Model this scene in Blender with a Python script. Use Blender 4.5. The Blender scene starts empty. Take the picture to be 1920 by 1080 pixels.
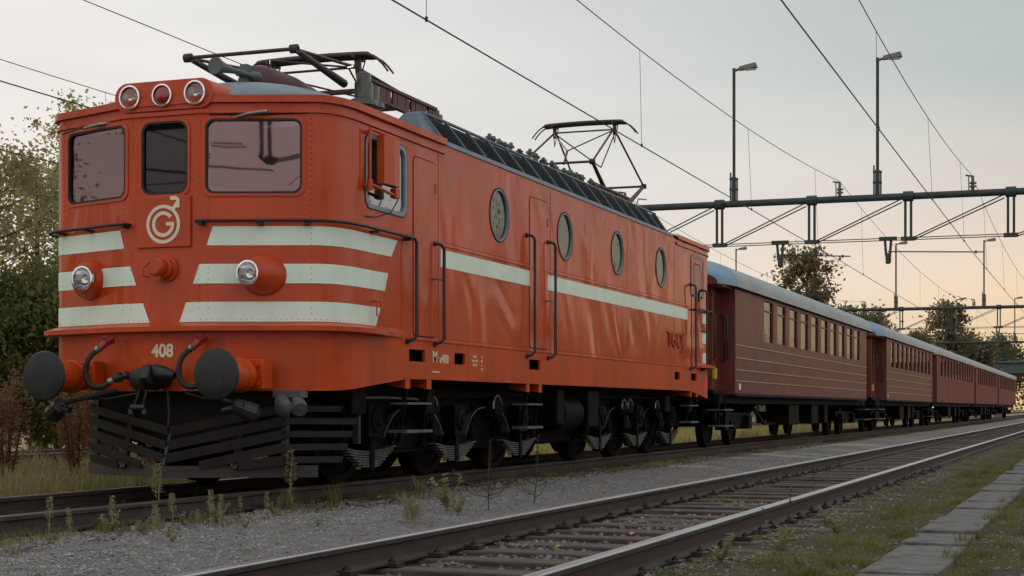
import bpy, bmesh, math, random
import numpy as np
from mathutils import Vector, Matrix
random.seed(7); rng = np.random.default_rng(11)
scene = bpy.context.scene
C = scene.collection
R = math.radians
# ------------------------------------------------------------------ camera
cam = bpy.data.cameras.new("camera"); camo = bpy.data.objects.new("camera", cam); C.objects.link(camo)
camo.location = (8.04, -12.04, 0.76)
camo.rotation_euler = (R(90), 0, R(20.17))
cam.sensor_width = 36.0; cam.lens = 3000/1920*36
cam.shift_y = (766-540)/1920
cam.clip_start = .1; cam.clip_end = 4000
scene.camera = camo
# ------------------------------------------------------------------ sky and sun
SUN_AZ = R(39.0)      # from +Y towards -X
SUN_EL = R(6.0)
sd = Vector((-math.sin(SUN_AZ)*math.cos(SUN_EL), math.cos(SUN_AZ)*math.cos(SUN_EL), math.sin(SUN_EL)))
world = bpy.data.worlds.new("World"); scene.world = world; world.use_nodes = True
wn = world.node_tree; wn.nodes.clear()
def N(tree, t, **kw):
    n = tree.nodes.new(t)
    for k, v in kw.items(): setattr(n, k, v)
    return n
def ramp(tree, fac, stops, interp='EASE'):
    n = N(tree, 'ShaderNodeValToRGB'); cr = n.color_ramp; cr.interpolation = interp
    while len(cr.elements) > 1: cr.elements.remove(cr.elements[-1])
    cr.elements[0].position = stops[0][0]; cr.elements[0].color = (*stops[0][1], 1)
    for p, c in stops[1:]:
        e = cr.elements.new(p); e.color = (*c, 1)
    tree.links.new(fac, n.inputs[0]); return n.outputs[0]
def wmath(op, a, b=None):
    n = N(wn, 'ShaderNodeMath', operation=op)
    for i, x in enumerate((a, b)):
        if x is None: continue
        if isinstance(x, (int, float)): n.inputs[i].default_value = x
        else: wn.links.new(x, n.inputs[i])
    return n.outputs[0]
def wmix(f, a, b):
    n = N(wn, 'ShaderNodeMix', data_type='RGBA')
    for s, x in ((n.inputs[0], f), (n.inputs[6], a), (n.inputs[7], b)):
        if isinstance(x, (int, float)): s.default_value = x
        elif isinstance(x, tuple): s.default_value = (*x, 1)
        else: wn.links.new(x, s)
    return n.outputs[2]
tc = N(wn, 'ShaderNodeTexCoord'); sep = N(wn, 'ShaderNodeSeparateXYZ'); wn.links.new(tc.outputs['Generated'], sep.inputs[0])
dot = N(wn, 'ShaderNodeVectorMath', operation='DOT_PRODUCT'); wn.links.new(tc.outputs['Generated'], dot.inputs[0]); dot.inputs[1].default_value = sd
zc = wmath('MAXIMUM', sep.outputs[2], 0.0)
base = ramp(wn, zc, [(0, (.95, .60, .20)), (.035, (.93, .62, .27)), (.075, (.92, .68, .45)), (.13, (.70, .63, .56)), (.20, (.45, .52, .50)), (.30, (.42, .50, .50)), (.55, (.62, .69, .73)), (1, (.72, .80, .88))], 'LINEAR')
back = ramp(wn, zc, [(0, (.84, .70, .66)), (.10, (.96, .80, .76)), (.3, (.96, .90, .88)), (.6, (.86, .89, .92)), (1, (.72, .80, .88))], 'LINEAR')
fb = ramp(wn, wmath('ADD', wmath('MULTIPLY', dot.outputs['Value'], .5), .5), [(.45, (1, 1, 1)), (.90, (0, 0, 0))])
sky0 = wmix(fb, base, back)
ang = wmath('ARCCOSINE', dot.outputs['Value'])
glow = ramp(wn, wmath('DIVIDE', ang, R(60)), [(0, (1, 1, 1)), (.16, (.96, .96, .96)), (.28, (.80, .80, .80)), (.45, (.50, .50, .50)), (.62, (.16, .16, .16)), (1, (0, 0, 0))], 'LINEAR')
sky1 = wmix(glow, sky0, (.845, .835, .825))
smp = N(wn, 'ShaderNodeMapping'); smp.inputs['Scale'].default_value = (1.5, 1.5, 9); wn.links.new(tc.outputs['Generated'], smp.inputs[0])
snz = N(wn, 'ShaderNodeTexNoise'); snz.inputs['Scale'].default_value = 2.0; snz.inputs['Detail'].default_value = 5; wn.links.new(smp.outputs[0], snz.inputs['Vector'])
veil = ramp(wn, snz.outputs[0], [(.3, (.94, .945, .955)), (.7, (1.05, 1.04, 1.03))], 'LINEAR')
vmx = N(wn, 'ShaderNodeMix', data_type='RGBA', blend_type='MULTIPLY'); vmx.inputs[0].default_value = 1; wn.links.new(sky1, vmx.inputs[6]); wn.links.new(veil, vmx.inputs[7]); sky1 = vmx.outputs[2]
nish = N(wn, 'ShaderNodeTexSky', sky_type='NISHITA'); nish.sun_disc = False
nish.sun_elevation = SUN_EL; nish.sun_rotation = -SUN_AZ; nish.dust_density = 3.0
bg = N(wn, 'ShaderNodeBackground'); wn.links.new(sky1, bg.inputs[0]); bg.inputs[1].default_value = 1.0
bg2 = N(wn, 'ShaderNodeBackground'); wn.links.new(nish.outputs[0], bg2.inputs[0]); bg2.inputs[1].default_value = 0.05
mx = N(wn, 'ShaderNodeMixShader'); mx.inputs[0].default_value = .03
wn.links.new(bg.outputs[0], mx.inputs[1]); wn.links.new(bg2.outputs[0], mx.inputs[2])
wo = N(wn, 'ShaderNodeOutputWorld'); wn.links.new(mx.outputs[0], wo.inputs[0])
sun = bpy.data.lights.new("sun", 'SUN'); suno = bpy.data.objects.new("sun", sun); C.objects.link(suno)
sun.energy = 3.6; sun.angle = R(1.5); sun.color = (1, .78, .52)
suno.rotation_euler = sd.to_track_quat('Z', 'Y').to_euler()
suno.location = (-40, 50, 30)
vs = scene.view_settings; vs.view_transform = 'Standard'; vs.look = 'None'; vs.exposure = 0.0; vs.gamma = 1.0; vs.use_curve_mapping = False
scene.render.engine = 'CYCLES'
scene.cycles.max_bounces = 6; scene.cycles.transparent_max_bounces = 12
# ------------------------------------------------------------------ materials
M = {}
def mk(name, col, rough=.5, metal=0., var=.15, vsc=3., bump=0., bs=40., coat=0., col2=None, stretch=(1, 1, 1), spec=.5, dirt=0., wave=0., wsc=(1, 1, .35)):
    m = bpy.data.materials.new(name); m.use_nodes = True; t = m.node_tree; p = t.nodes['Principled BSDF']
    tcn = N(t, 'ShaderNodeTexCoord'); mp = N(t, 'ShaderNodeMapping'); mp.inputs['Scale'].default_value = stretch
    t.links.new(tcn.outputs['Object'], mp.inputs[0])
    nz = N(t, 'ShaderNodeTexNoise'); nz.inputs['Scale'].default_value = vsc; nz.inputs['Detail'].default_value = 6; nz.inputs['Roughness'].default_value = .65
    t.links.new(mp.outputs[0], nz.inputs['Vector'])
    c2 = col2 or tuple(max(0, x*(1-2*var)) for x in col)
    c1 = col if col2 else tuple(min(1, x*(1+var)) for x in col)
    out = ramp(t, nz.outputs[0], [(.3, c2), (.7, c1)], 'LINEAR')
    if dirt > 0:
        nd = N(t, 'ShaderNodeTexNoise'); nd.inputs['Scale'].default_value = 2.2; nd.inputs['Detail'].default_value = 8
        md = N(t, 'ShaderNodeMapping'); md.inputs['Scale'].default_value = (2.5, 2.5, .35); t.links.new(tcn.outputs['Object'], md.inputs[0]); t.links.new(md.outputs[0], nd.inputs['Vector'])
        fd = ramp(t, nd.outputs[0], [(.5, (0, 0, 0)), (.8, (dirt, dirt, dirt))], 'LINEAR')
        mm = N(t, 'ShaderNodeMix', data_type='RGBA'); t.links.new(fd, mm.inputs[0]); t.links.new(out, mm.inputs[6]); mm.inputs[7].default_value = (.06, .035, .025, 1); out = mm.outputs[2]
    t.links.new(out, p.inputs['Base Color'])
    rr = N(t, 'ShaderNodeMapRange'); rr.inputs[3].default_value = max(.02, rough-.1); rr.inputs[4].default_value = min(1, rough+.1); t.links.new(nz.outputs[0], rr.inputs[0]); t.links.new(rr.outputs[0], p.inputs['Roughness'])
    p.inputs['Metallic'].default_value = metal; p.inputs['Coat Weight'].default_value = coat; p.inputs['Coat Roughness'].default_value = .05
    p.inputs['Specular IOR Level'].default_value = spec
    last = None
    if wave > 0:
        mw = N(t, 'ShaderNodeMapping'); mw.inputs['Scale'].default_value = wsc; t.links.new(tcn.outputs['Object'], mw.inputs[0])
        nw = N(t, 'ShaderNodeTexNoise'); nw.inputs['Scale'].default_value = 1.6; nw.inputs['Detail'].default_value = .8; nw.inputs['Distortion'].default_value = 1.3; t.links.new(mw.outputs[0], nw.inputs['Vector'])
        bw = N(t, 'ShaderNodeBump'); bw.inputs['Strength'].default_value = 1; bw.inputs['Distance'].default_value = wave; t.links.new(nw.outputs[0], bw.inputs['Height']); last = bw
    if bump > 0:
        nb = N(t, 'ShaderNodeTexNoise'); nb.inputs['Scale'].default_value = bs; nb.inputs['Detail'].default_value = 4; t.links.new(mp.outputs[0], nb.inputs['Vector'])
        b = N(t, 'ShaderNodeBump'); b.inputs['Strength'].default_value = bump; b.inputs['Distance'].default_value = .02; t.links.new(nb.outputs[0], b.inputs['Height'])
        if last: t.links.new(last.outputs[0], b.inputs['Normal'])
        last = b
    if last:
        t.links.new(last.outputs[0], p.inputs['Normal'])
        if coat: t.links.new(last.outputs[0], p.inputs['Coat Normal'])
    M[name] = m; return m
def mkglass(name, tint, refl, gl=(1, 1, 1), rough=.02, wave=0.):
    m = bpy.data.materials.new(name); m.use_nodes = True; t = m.node_tree; t.nodes.clear()
    tr = N(t, 'ShaderNodeBsdfTransparent'); tr.inputs[0].default_value = (*tint, 1)
    g = N(t, 'ShaderNodeBsdfGlossy'); g.inputs[0].default_value = (*gl, 1); g.inputs[1].default_value = rough
    lw = N(t, 'ShaderNodeLayerWeight'); lw.inputs[0].default_value = .35
    mr = N(t, 'ShaderNodeMapRange'); mr.inputs[3].default_value = refl; mr.inputs[4].default_value = min(1, refl+.5); t.links.new(lw.outputs['Fresnel'], mr.inputs[0])
    if wave:
        tcn = N(t, 'ShaderNodeTexCoord'); nw = N(t, 'ShaderNodeTexNoise'); nw.inputs['Scale'].default_value = 2.5; t.links.new(tcn.outputs['Object'], nw.inputs['Vector'])
        bw = N(t, 'ShaderNodeBump'); bw.inputs['Distance'].default_value = wave; t.links.new(nw.outputs[0], bw.inputs['Height']); t.links.new(bw.outputs[0], g.inputs['Normal'])
    x = N(t, 'ShaderNodeMixShader'); t.links.new(mr.outputs[0], x.inputs[0]); t.links.new(tr.outputs[0], x.inputs[1]); t.links.new(g.outputs[0], x.inputs[2])
    o = N(t, 'ShaderNodeOutputMaterial'); t.links.new(x.outputs[0], o.inputs[0]); M[name] = m
def mkleaf(name, c1, c2, trans=.45, scale=.6):
    m = bpy.data.materials.new(name); m.use_nodes = True; t = m.node_tree; t.nodes.clear()
    tcn = N(t, 'ShaderNodeTexCoord'); nz = N(t, 'ShaderNodeTexNoise'); nz.inputs['Scale'].default_value = scale; nz.inputs['Detail'].default_value = 8; nz.inputs['Roughness'].default_value = .8
    t.links.new(tcn.outputs['Object'], nz.inputs['Vector'])
    col = ramp(t, nz.outputs[0], [(.32, c1), (.68, c2)], 'LINEAR')
    d = N(t, 'ShaderNodeBsdfPrincipled'); t.links.new(col, d.inputs['Base Color']); d.inputs['Roughness'].default_value = .6; d.inputs['Specular IOR Level'].default_value = .2
    tl = N(t, 'ShaderNodeBsdfTranslucent'); t.links.new(col, tl.inputs[0])
    x = N(t, 'ShaderNodeMixShader'); x.inputs[0].default_value = trans; t.links.new(d.outputs[0], x.inputs[1]); t.links.new(tl.outputs[0], x.inputs[2])
    o = N(t, 'ShaderNodeOutputMaterial'); t.links.new(x.outputs[0], o.inputs[0]); M[name] = m
mk('paint', (.53, .062, .010), .5, var=.08, vsc=1.2, coat=.48, spec=.15, bump=.012, bs=60, dirt=.16, wave=.045, wsc=(1, .6, .42))
mk('paint_front', (.53, .062, .010), .42, var=.10, vsc=1.5, spec=.35, coat=.10, bump=.03, bs=60, dirt=.18)
mk('paint_skirt', (.56, .068, .008), .45, var=.12, vsc=1.5, spec=.2, coat=.15, bump=.03, bs=50, dirt=.42)
mk('letter', (.33, .045, .018), .4, var=.15)
mk('mint', (.74, .90, .77), .42, var=.04, vsc=2, coat=.15, dirt=.14)
mk('cream', (.78, .73, .54), .45, var=.05)
mk('black', (.012, .012, .013), .45, var=.25, vsc=8)
mk('rubber', (.012, .012, .013), .6, var=.2, vsc=8)
mk('buffer_black', (.012, .013, .014), .5, var=.4, vsc=5, bump=.15, bs=25)
mk('under', (.007, .006, .0055), .65, spec=.10, var=.45, vsc=5, bump=.25, bs=25)
mk('plough', (.034, .032, .030), .5, var=.35, vsc=4, bump=.2, bs=30, col2=(.024, .020, .018))
mk('spring', (.10, .105, .11), .45, var=.3, vsc=10)
mk('steel', (.30, .31, .32), .35, .8, var=.2, vsc=10)
mk('chrome', (.80, .82, .85), .10, 1., var=.05)
mk('roof', (.12, .17, .205), .42, var=.12, vsc=2, dirt=.25, bump=.04)
mk('gutter', (.22, .30, .34), .45, var=.12, vsc=3)
mk('louvre', (.020, .020, .021), .6, spec=.08, var=.3, vsc=6)
mk('louvre_frame', (.022, .024, .027), .6, spec=.08, var=.2, vsc=6)
mk('maroon', (.10, .018, .022), .5, var=.3, vsc=5, dirt=.4)
mk('panto', (.055, .028, .026), .5, var=.35, vsc=7)
mk('grey', (.11, .135, .14), .5, var=.2, vsc=5)
mk('insul', (.06, .075, .07), .3, var=.2, coat=.4)
mk('redcock', (.30, .02, .025), .4, var=.15)
mk('redlens', (.28, .004, .006), .12, var=.1, coat=.8)
mk('cabwall', (.07, .08, .07), .7, var=.1)
mk('dark', (.01, .01, .01), .8, var=.1)
mk('coach', (.185, .048, .040), .48, var=.20, vsc=1.8, spec=.28, coat=.03, dirt=.3, wave=.012, wsc=(1, .6, 1), bump=.03)
mk('coach_end', (.15, .028, .024), .45, var=.14, vsc=1.5, dirt=.3)
mk('coach_far', (.21, .042, .034), .55, spec=.25, var=.12, vsc=.8, dirt=.25, wave=.01)
mk('coach_roof', (.31, .34, .33), .5, var=.12, vsc=1.4, dirt=.35, bump=.05, bs=12, stretch=(1, .6, 1))
mk('coach_roof_end', (.15, .26, .36), .45, var=.12, vsc=1.4, dirt=.2)
mk('trim', (.36, .27, .22), .4, var=.1)
mk('blind', (.46, .47, .43), .8, var=.06)
mk('yellow', (.55, .38, .03), .5, var=.1)
mk('gantry', (.035, .05, .05), .65, 0., var=.2, vsc=4)
mk('wire', (.03, .025, .025), .7, 0., var=.1)
mk('lamp_grey', (.16, .16, .15), .4, .2, var=.1)
mk('lamp_glass', (.45, .45, .40), .2, var=.1)
mk('rail_top', (.47, .48, .50), .34, 1., var=.1, vsc=8, stretch=(1, .05, 1))
mk('rail_dull', (.16, .13, .11), .38, .7, var=.2, vsc=8, stretch=(1, .1, 1))
mk('rail_side', (.045, .030, .024), .7, var=.3, vsc=6, bump=.15, bs=30)
mk('sleeper', (.11, .085, .068), .85, var=.35, vsc=3, stretch=(.5, 6, 6), bump=.5, bs=20)
mk('clip', (.045, .04, .04), .5, .4, var=.3, vsc=12)
mk('slab', (.16, .15, .135), .85, var=.38, vsc=4.5, bump=.6, bs=35, dirt=.7)
mk('stone', (.31, .295, .28), .8, var=.5, vsc=9)
mk('stone_dark', (.20, .175, .16), .85, var=.6, vsc=9)
mk('bark', (.05, .042, .035), .85, var=.3, vsc=6, stretch=(3, 3, 1), bump=.4, bs=12)
mk('concrete', (.12, .15, .15), .85, var=.2, vsc=.5)
mkglass('glass', (.22, .23, .24), .20, (.78, .58, .60), wave=.0002)  # pink of the mirrored dusk sky is put into the gloss colour
mkglass('glass_dark', (.20, .23, .22), .02, (.9, .9, .9))
mkglass('glass_side', (.45, .5, .5), .30, (.9, 1, 1))
mkglass('glass_coach', (.46, .48, .46), .10, (.80, .84, .86), wave=.002)
mkglass('glass_round', (.30, .33, .32), .12, (.85, .9, .82), wave=.006)
mkglass('lens', (.92, .92, .92), .06)
mkleaf('leaf', (.13, .135, .045), (.42, .38, .20), .6, 1.2)
mkleaf('leaf_dark', (.06, .08, .025), (.21, .20, .07), .5, 1.0)
mkleaf('leaf_far', (.085, .085, .045), (.24, .20, .11), .55, .3)
mkleaf('grass', (.10, .12, .035), (.26, .23, .085), .4, .7)
mkleaf('grass_dry', (.17, .18, .07), (.36, .31, .15), .4, .5)
mkleaf('weed', (.24, .23, .11), (.48, .44, .25), .4, 3)
mkleaf('weed_dark', (.06, .05, .03), (.12, .10, .07), .2, 3)
mkleaf('dock', (.22, .09, .05), (.48, .27, .16), .4, 2)
mkleaf('fallen', (.45, .30, .04), (.55, .40, .10), .2, 3)
# ------------------------------------------------------------------ mesh builder
class MB:
    def __init__(s): s.v = []; s.f = []
    def add(s, vs, fs):
        o = len(s.v); s.v += [tuple(x) for x in vs]; s.f += [tuple(i+o for i in f) for f in fs]; return s
    def box(s, x0, x1, y0, y1, z0, z1):
        return s.add([(x0,y0,z0),(x1,y0,z0),(x1,y1,z0),(x0,y1,z0),(x0,y0,z1),(x1,y0,z1),(x1,y1,z1),(x0,y1,z1)], [(0,3,2,1),(4,5,6,7),(0,1,5,4),(1,2,6,5),(2,3,7,6),(3,0,4,7)])
    def bar(s, p, q, w, h, up=(0, 0, 1)):
        p = Vector(p); q = Vector(q); d = (q-p).normalized(); u = Vector(up)
        if abs(d.dot(u)) > .98: u = Vector((1, 0, 0))
        a = d.cross(u).normalized()*w/2; b = a.cross(d).normalized()*h/2
        return s.add([p-a-b, p+a-b, p+a+b, p-a+b, q-a-b, q+a-b, q+a+b, q-a+b], [(0,3,2,1),(4,5,6,7),(0,1,5,4),(1,2,6,5),(2,3,7,6),(3,0,4,7)])
    def tube(s, path, r, n=8):
        P = [Vector(p) for p in path]; k = len(P); rs = r if isinstance(r, (list, tuple)) else [r]*k
        vs = []; fs = []; a = None
        for i, p in enumerate(P):
            d = (P[min(i+1, k-1)]-P[max(i-1, 0)]).normalized()
            if a is None:
                u = Vector((0, 0, 1)) if abs(d.z) < .9 else Vector((1, 0, 0)); a = d.cross(u).normalized()
            else: a = (a-d*a.dot(d)).normalized()
            b = d.cross(a)
            for j in range(n):
                t = 2*math.pi*j/n; vs.append(p+(a*math.cos(t)+b*math.sin(t))*rs[i])
        for i in range(k-1):
            for j in range(n): fs.append((i*n+j, i*n+(j+1) % n, (i+1)*n+(j+1) % n, (i+1)*n+j))
        fs.append(tuple(range(n))[::-1]); fs.append(tuple((k-1)*n+j for j in range(n)))
        return s.add(vs, fs)
    def lathe(s, o, axis, prof, n=24, cap=True):
        o = Vector(o); d = Vector(axis).normalized(); u = Vector((0, 0, 1)) if abs(d.z) < .9 else Vector((1, 0, 0))
        a = d.cross(u).normalized(); b = d.cross(a); vs = []; fs = []; k = len(prof)
        for t, r in prof:
            for j in range(n):
                q = 2*math.pi*j/n; vs.append(o+d*t+(a*math.cos(q)+b*math.sin(q))*max(r, 1e-4))
        for i in range(k-1):
            for j in range(n): fs.append((i*n+j, i*n+(j+1) % n, (i+1)*n+(j+1) % n, (i+1)*n+j))
        if cap: fs.append(tuple(range(n))[::-1]); fs.append(tuple((k-1)*n+j for j in range(n)))
        return s.add(vs, fs)
    def prism(s, A, B):
        n = len(A)
        return s.add(list(A)+list(B), [tuple(range(n))[::-1], tuple(range(n, 2*n))]+[(i, (i+1) % n, n+(i+1) % n, n+i) for i in range(n)])
    def ring(s, Ao, Ai, Bo, Bi):
        n = len(Ao); fs = []
        for i in range(n):
            j = (i+1) % n
            fs += [(i, j, n+j, n+i), (2*n+i, 3*n+i, 3*n+j, 2*n+j), (i, 2*n+i, 2*n+j, j), (n+i, n+j, 3*n+j, 3*n+i)]
        return s.add(list(Ao)+list(Ai)+list(Bo)+list(Bi), fs)
    def sheet(s, rows):
        k = len(rows[0]); vs = [p for r in rows for p in r]
        return s.add(vs, [(i*k+j, i*k+j+1, (i+1)*k+j+1, (i+1)*k+j) for i in range(len(rows)-1) for j in range(k-1)])
    def mesh(s, name, smooth=None, fix=True):
        me = bpy.data.meshes.new(name); me.from_pydata(s.v, [], s.f)
        if fix:
            bm = bmesh.new(); bm.from_mesh(me); bmesh.ops.recalc_face_normals(bm, faces=bm.faces); bm.to_mesh(me); bm.free()
        if smooth:
            me.polygons.foreach_set('use_smooth', [True]*len(me.polygons)); me.set_sharp_from_angle(angle=R(smooth))
        return me
    def build(s, name, mat, parent=None, smooth=None, fix=True, bevel=0):
        o = bpy.data.objects.new(name, s.mesh(name, smooth, fix)); C.objects.link(o)
        o.data.materials.append(M[mat])
        if parent: o.parent = parent
        if bevel:
            b = o.modifiers.new('bevel', 'BEVEL'); b.width = bevel; b.segments = 2; b.limit_method = 'ANGLE'; b.angle_limit = R(40)
        return o
def inst(src, name, loc, parent=None, rot=(0, 0, 0), scale=(1, 1, 1)):
    o = src.copy(); o.name = name; C.objects.link(o); o.location = loc; o.rotation_euler = rot; o.scale = scale; o.parent = parent; return o
def tag(o, label=None, cat=None, group=None, kind=None):
    if label: o['label'] = label
    if cat: o['category'] = cat
    if group: o['group'] = group
    if kind: o['kind'] = kind
    return o
def empty(name, loc=(0, 0, 0)):
    o = bpy.data.objects.new(name, None); o.location = loc; o.empty_display_size = .3; C.objects.link(o); return o
def cut(o, cmb):
    co = cmb.build('cutter', 'dark'); m = o.modifiers.new('cut', 'BOOLEAN'); m.object = co; m.operation = 'DIFFERENCE'; m.solver = 'EXACT'
    bpy.context.view_layer.update(); dg = bpy.context.evaluated_depsgraph_get()
    me = bpy.data.meshes.new_from_object(o.evaluated_get(dg)); o.modifiers.clear(); old = o.data; o.data = me
    bpy.data.meshes.remove(old); cm = co.data; bpy.data.objects.remove(co); bpy.data.meshes.remove(cm)
    me.materials.clear(); return o
def resharp(o, mat, ang):
    me = o.data; me.materials.clear(); me.materials.append(M[mat]); me.polygons.foreach_set('use_smooth', [True]*len(me.polygons)); me.set_sharp_from_angle(angle=R(ang))
def rrect(x0, x1, y0, y1, r, n=6):
    pts = []
    for cx, cy, a0 in ((x1-r, y1-r, 0), (x0+r, y1-r, 90), (x0+r, y0+r, 180), (x1-r, y0+r, 270)):
        for i in range(n+1):
            a = R(a0+90*i/n); pts.append((cx+r*math.cos(a), cy+r*math.sin(a)))
    return pts
def circ(cx, cy, r, n=32): return [(cx+r*math.cos(2*math.pi*i/n), cy+r*math.sin(2*math.pi*i/n)) for i in range(n)]
def textmesh(name, txt, size, fn, mat, parent, depth=.004, sx=1.0, offs=0.0):
    cu = bpy.data.curves.new('t', 'FONT'); cu.body = txt; cu.size = size; cu.align_x = 'CENTER'; cu.align_y = 'CENTER'; cu.extrude = depth/2; cu.offset = offs
    to = bpy.data.objects.new('t', cu); C.objects.link(to); bpy.context.view_layer.update(); dg = bpy.context.evaluated_depsgraph_get()
    me = bpy.data.meshes.new_from_object(to.evaluated_get(dg)); bpy.data.objects.remove(to)
    for v in me.vertices: v.co = Vector(fn(v.co.x*sx, v.co.y, v.co.z))
    o = bpy.data.objects.new(name, me); C.objects.link(o); me.materials.clear(); me.materials.append(M[mat]); o.parent = parent; return o
# ------------------------------------------------------------------ ground
def mkground():
    m = bpy.data.materials.new('ground'); m.use_nodes = True; t = m.node_tree; p = t.nodes['Principled BSDF']; p.inputs['Roughness'].default_value = .95; p.inputs['Specular IOR Level'].default_value = .2
    tcn = N(t, 'ShaderNodeTexCoord'); sp = N(t, 'ShaderNodeSeparateXYZ'); t.links.new(tcn.outputs['Object'], sp.inputs[0])
    def nz(sc, det=8, ro=.65):
        n = N(t, 'ShaderNodeTexNoise'); n.inputs['Scale'].default_value = sc; n.inputs['Detail'].default_value = det; n.inputs['Roughness'].default_value = ro; t.links.new(tcn.outputs['Object'], n.inputs['Vector']); return n.outputs[0]
    def mth(op, a, b, c=None):
        n = N(t, 'ShaderNodeMath', operation=op)
        for i, x in enumerate((a, b, c)):
            if x is None: continue
            if isinstance(x, (int, float)): n.inputs[i].default_value = x
            else: t.links.new(x, n.inputs[i])
        return n.outputs[0]
    def mixc(f, a, b):
        n = N(t, 'ShaderNodeMix', data_type='RGBA'); t.links.new(f, n.inputs[0]); t.links.new(a, n.inputs[6]); t.links.new(b, n.inputs[7]); return n.outputs[2]
    big = nz(.7, 5); mid = nz(3.5, 6); fine = nz(55, 4, .8); vf = nz(160, 2, .9)
    xj = mth('ADD', sp.outputs[0], mth('MULTIPLY', mth('SUBTRACT', mid, .5), .9))
    xj = mth('ADD', xj, mth('MULTIPLY', mth('SUBTRACT', big, .5), .8))
    g = mth('ADD', mth('MULTIPLY', fine, .6), mth('MULTIPLY', vf, .4))
    gravel = ramp(t, g, [(.28, (.075, .070, .063)), (.45, (.175, .167, .154)), (.60, (.28, .268, .25)), (.75, (.52, .49, .45))], 'LINEAR')
    brown = ramp(t, g, [(.3, (.030, .023, .018)), (.5, (.085, .068, .055)), (.62, (.14, .12, .10)), (.78, (.30, .27, .24))], 'LINEAR')
    moss = ramp(t, mth('ADD', mth('MULTIPLY', mid, .5), mth('MULTIPLY', fine, .5)), [(.3, (.035, .038, .016)), (.5, (.085, .080, .035)), (.7, (.16, .135, .065))], 'LINEAR')
    dry = ramp(t, mth('ADD', mth('MULTIPLY', mid, .5), mth('MULTIPLY', fine, .5)), [(.3, (.09, .075, .03)), (.6, (.22, .18, .085))], 'LINEAR')
    def band(a, b, w):
        u = N(t, 'ShaderNodeMapRange'); u.inputs[1].default_value = a-w; u.inputs[2].default_value = a+w; t.links.new(xj, u.inputs[0])
        d = N(t, 'ShaderNodeMapRange'); d.inputs[1].default_value = b-w; d.inputs[2].default_value = b+w; d.inputs[3].default_value = 1; d.inputs[4].default_value = 0; t.links.new(xj, d.inputs[0])
        return mth('MULTIPLY', u.outputs[0], d.outputs[0])
    patch = ramp(t, big, [(.50, (0, 0, 0)), (.62, (1, 1, 1))], 'LINEAR')
    c = mixc(patch, brown, moss)
    c = mixc(band(1.5, 3.62, .22), c, gravel)
    c = mixc(mth('MULTIPLY', band(5.75, 40, .2), ramp(t, mid, [(.40, (0, 0, 0)), (.58, (1, 1, 1))], 'LINEAR')), c, moss)
    c = mixc(band(-400, -1.6, .25), c, dry)
    t.links.new(c, p.inputs['Base Color'])
    b = N(t, 'ShaderNodeBump'); b.inputs['Strength'].default_value = .9; b.inputs['Distance'].default_value = .03; t.links.new(mth('ADD', mth('MULTIPLY', fine, .7), mth('ADD', mth('MULTIPLY', vf, .3), mth('MULTIPLY', mid, .8))), b.inputs['Height']); t.links.new(b.outputs[0], p.inputs['Normal'])
    M['ground'] = m
mkground()
def gz(x, y):   # ground height
    b = -.165 if x < 1.3 or x > 3.8 else -.165+.045*math.sin(math.pi*(x-1.3)/2.5)
    if 3.95 < x < 5.75: b -= .03*min(1, (x-3.95)/.15, (5.75-x)/.15)
    if -.95 < x < .95: b -= .03
    if x > 6.2: b += .04*min(1, (x-6.2)/.6)
    if x < -1.8: b -= .10*min(1, (-1.8-x)/1.5)
    return b+.018*(math.sin(x*2.3+y*.7)*math.sin(y*1.3-x*.5)+.6*math.sin(x*5.1+1.7)*math.sin(y*4.3))
xs = [-400, -200, -100, -60]+[-30+i*1.0 for i in range(28)]+[-2+i*.22 for i in range(50)]+[9+i for i in range(12)]+[30, 60, 120, 300]
ys = [-120, -60, -30, -20]+[-14+i*.25 for i in range(160)]+[26+i*2 for i in range(30)]+[90, 120, 160, 220, 300, 500, 900, 1800]
g = MB(); g.sheet([[(x, y, gz(x, y)) for x in xs] for y in ys])
go = g.build('ground', 'ground', smooth=60, fix=False); tag(go, kind='structure')
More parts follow.
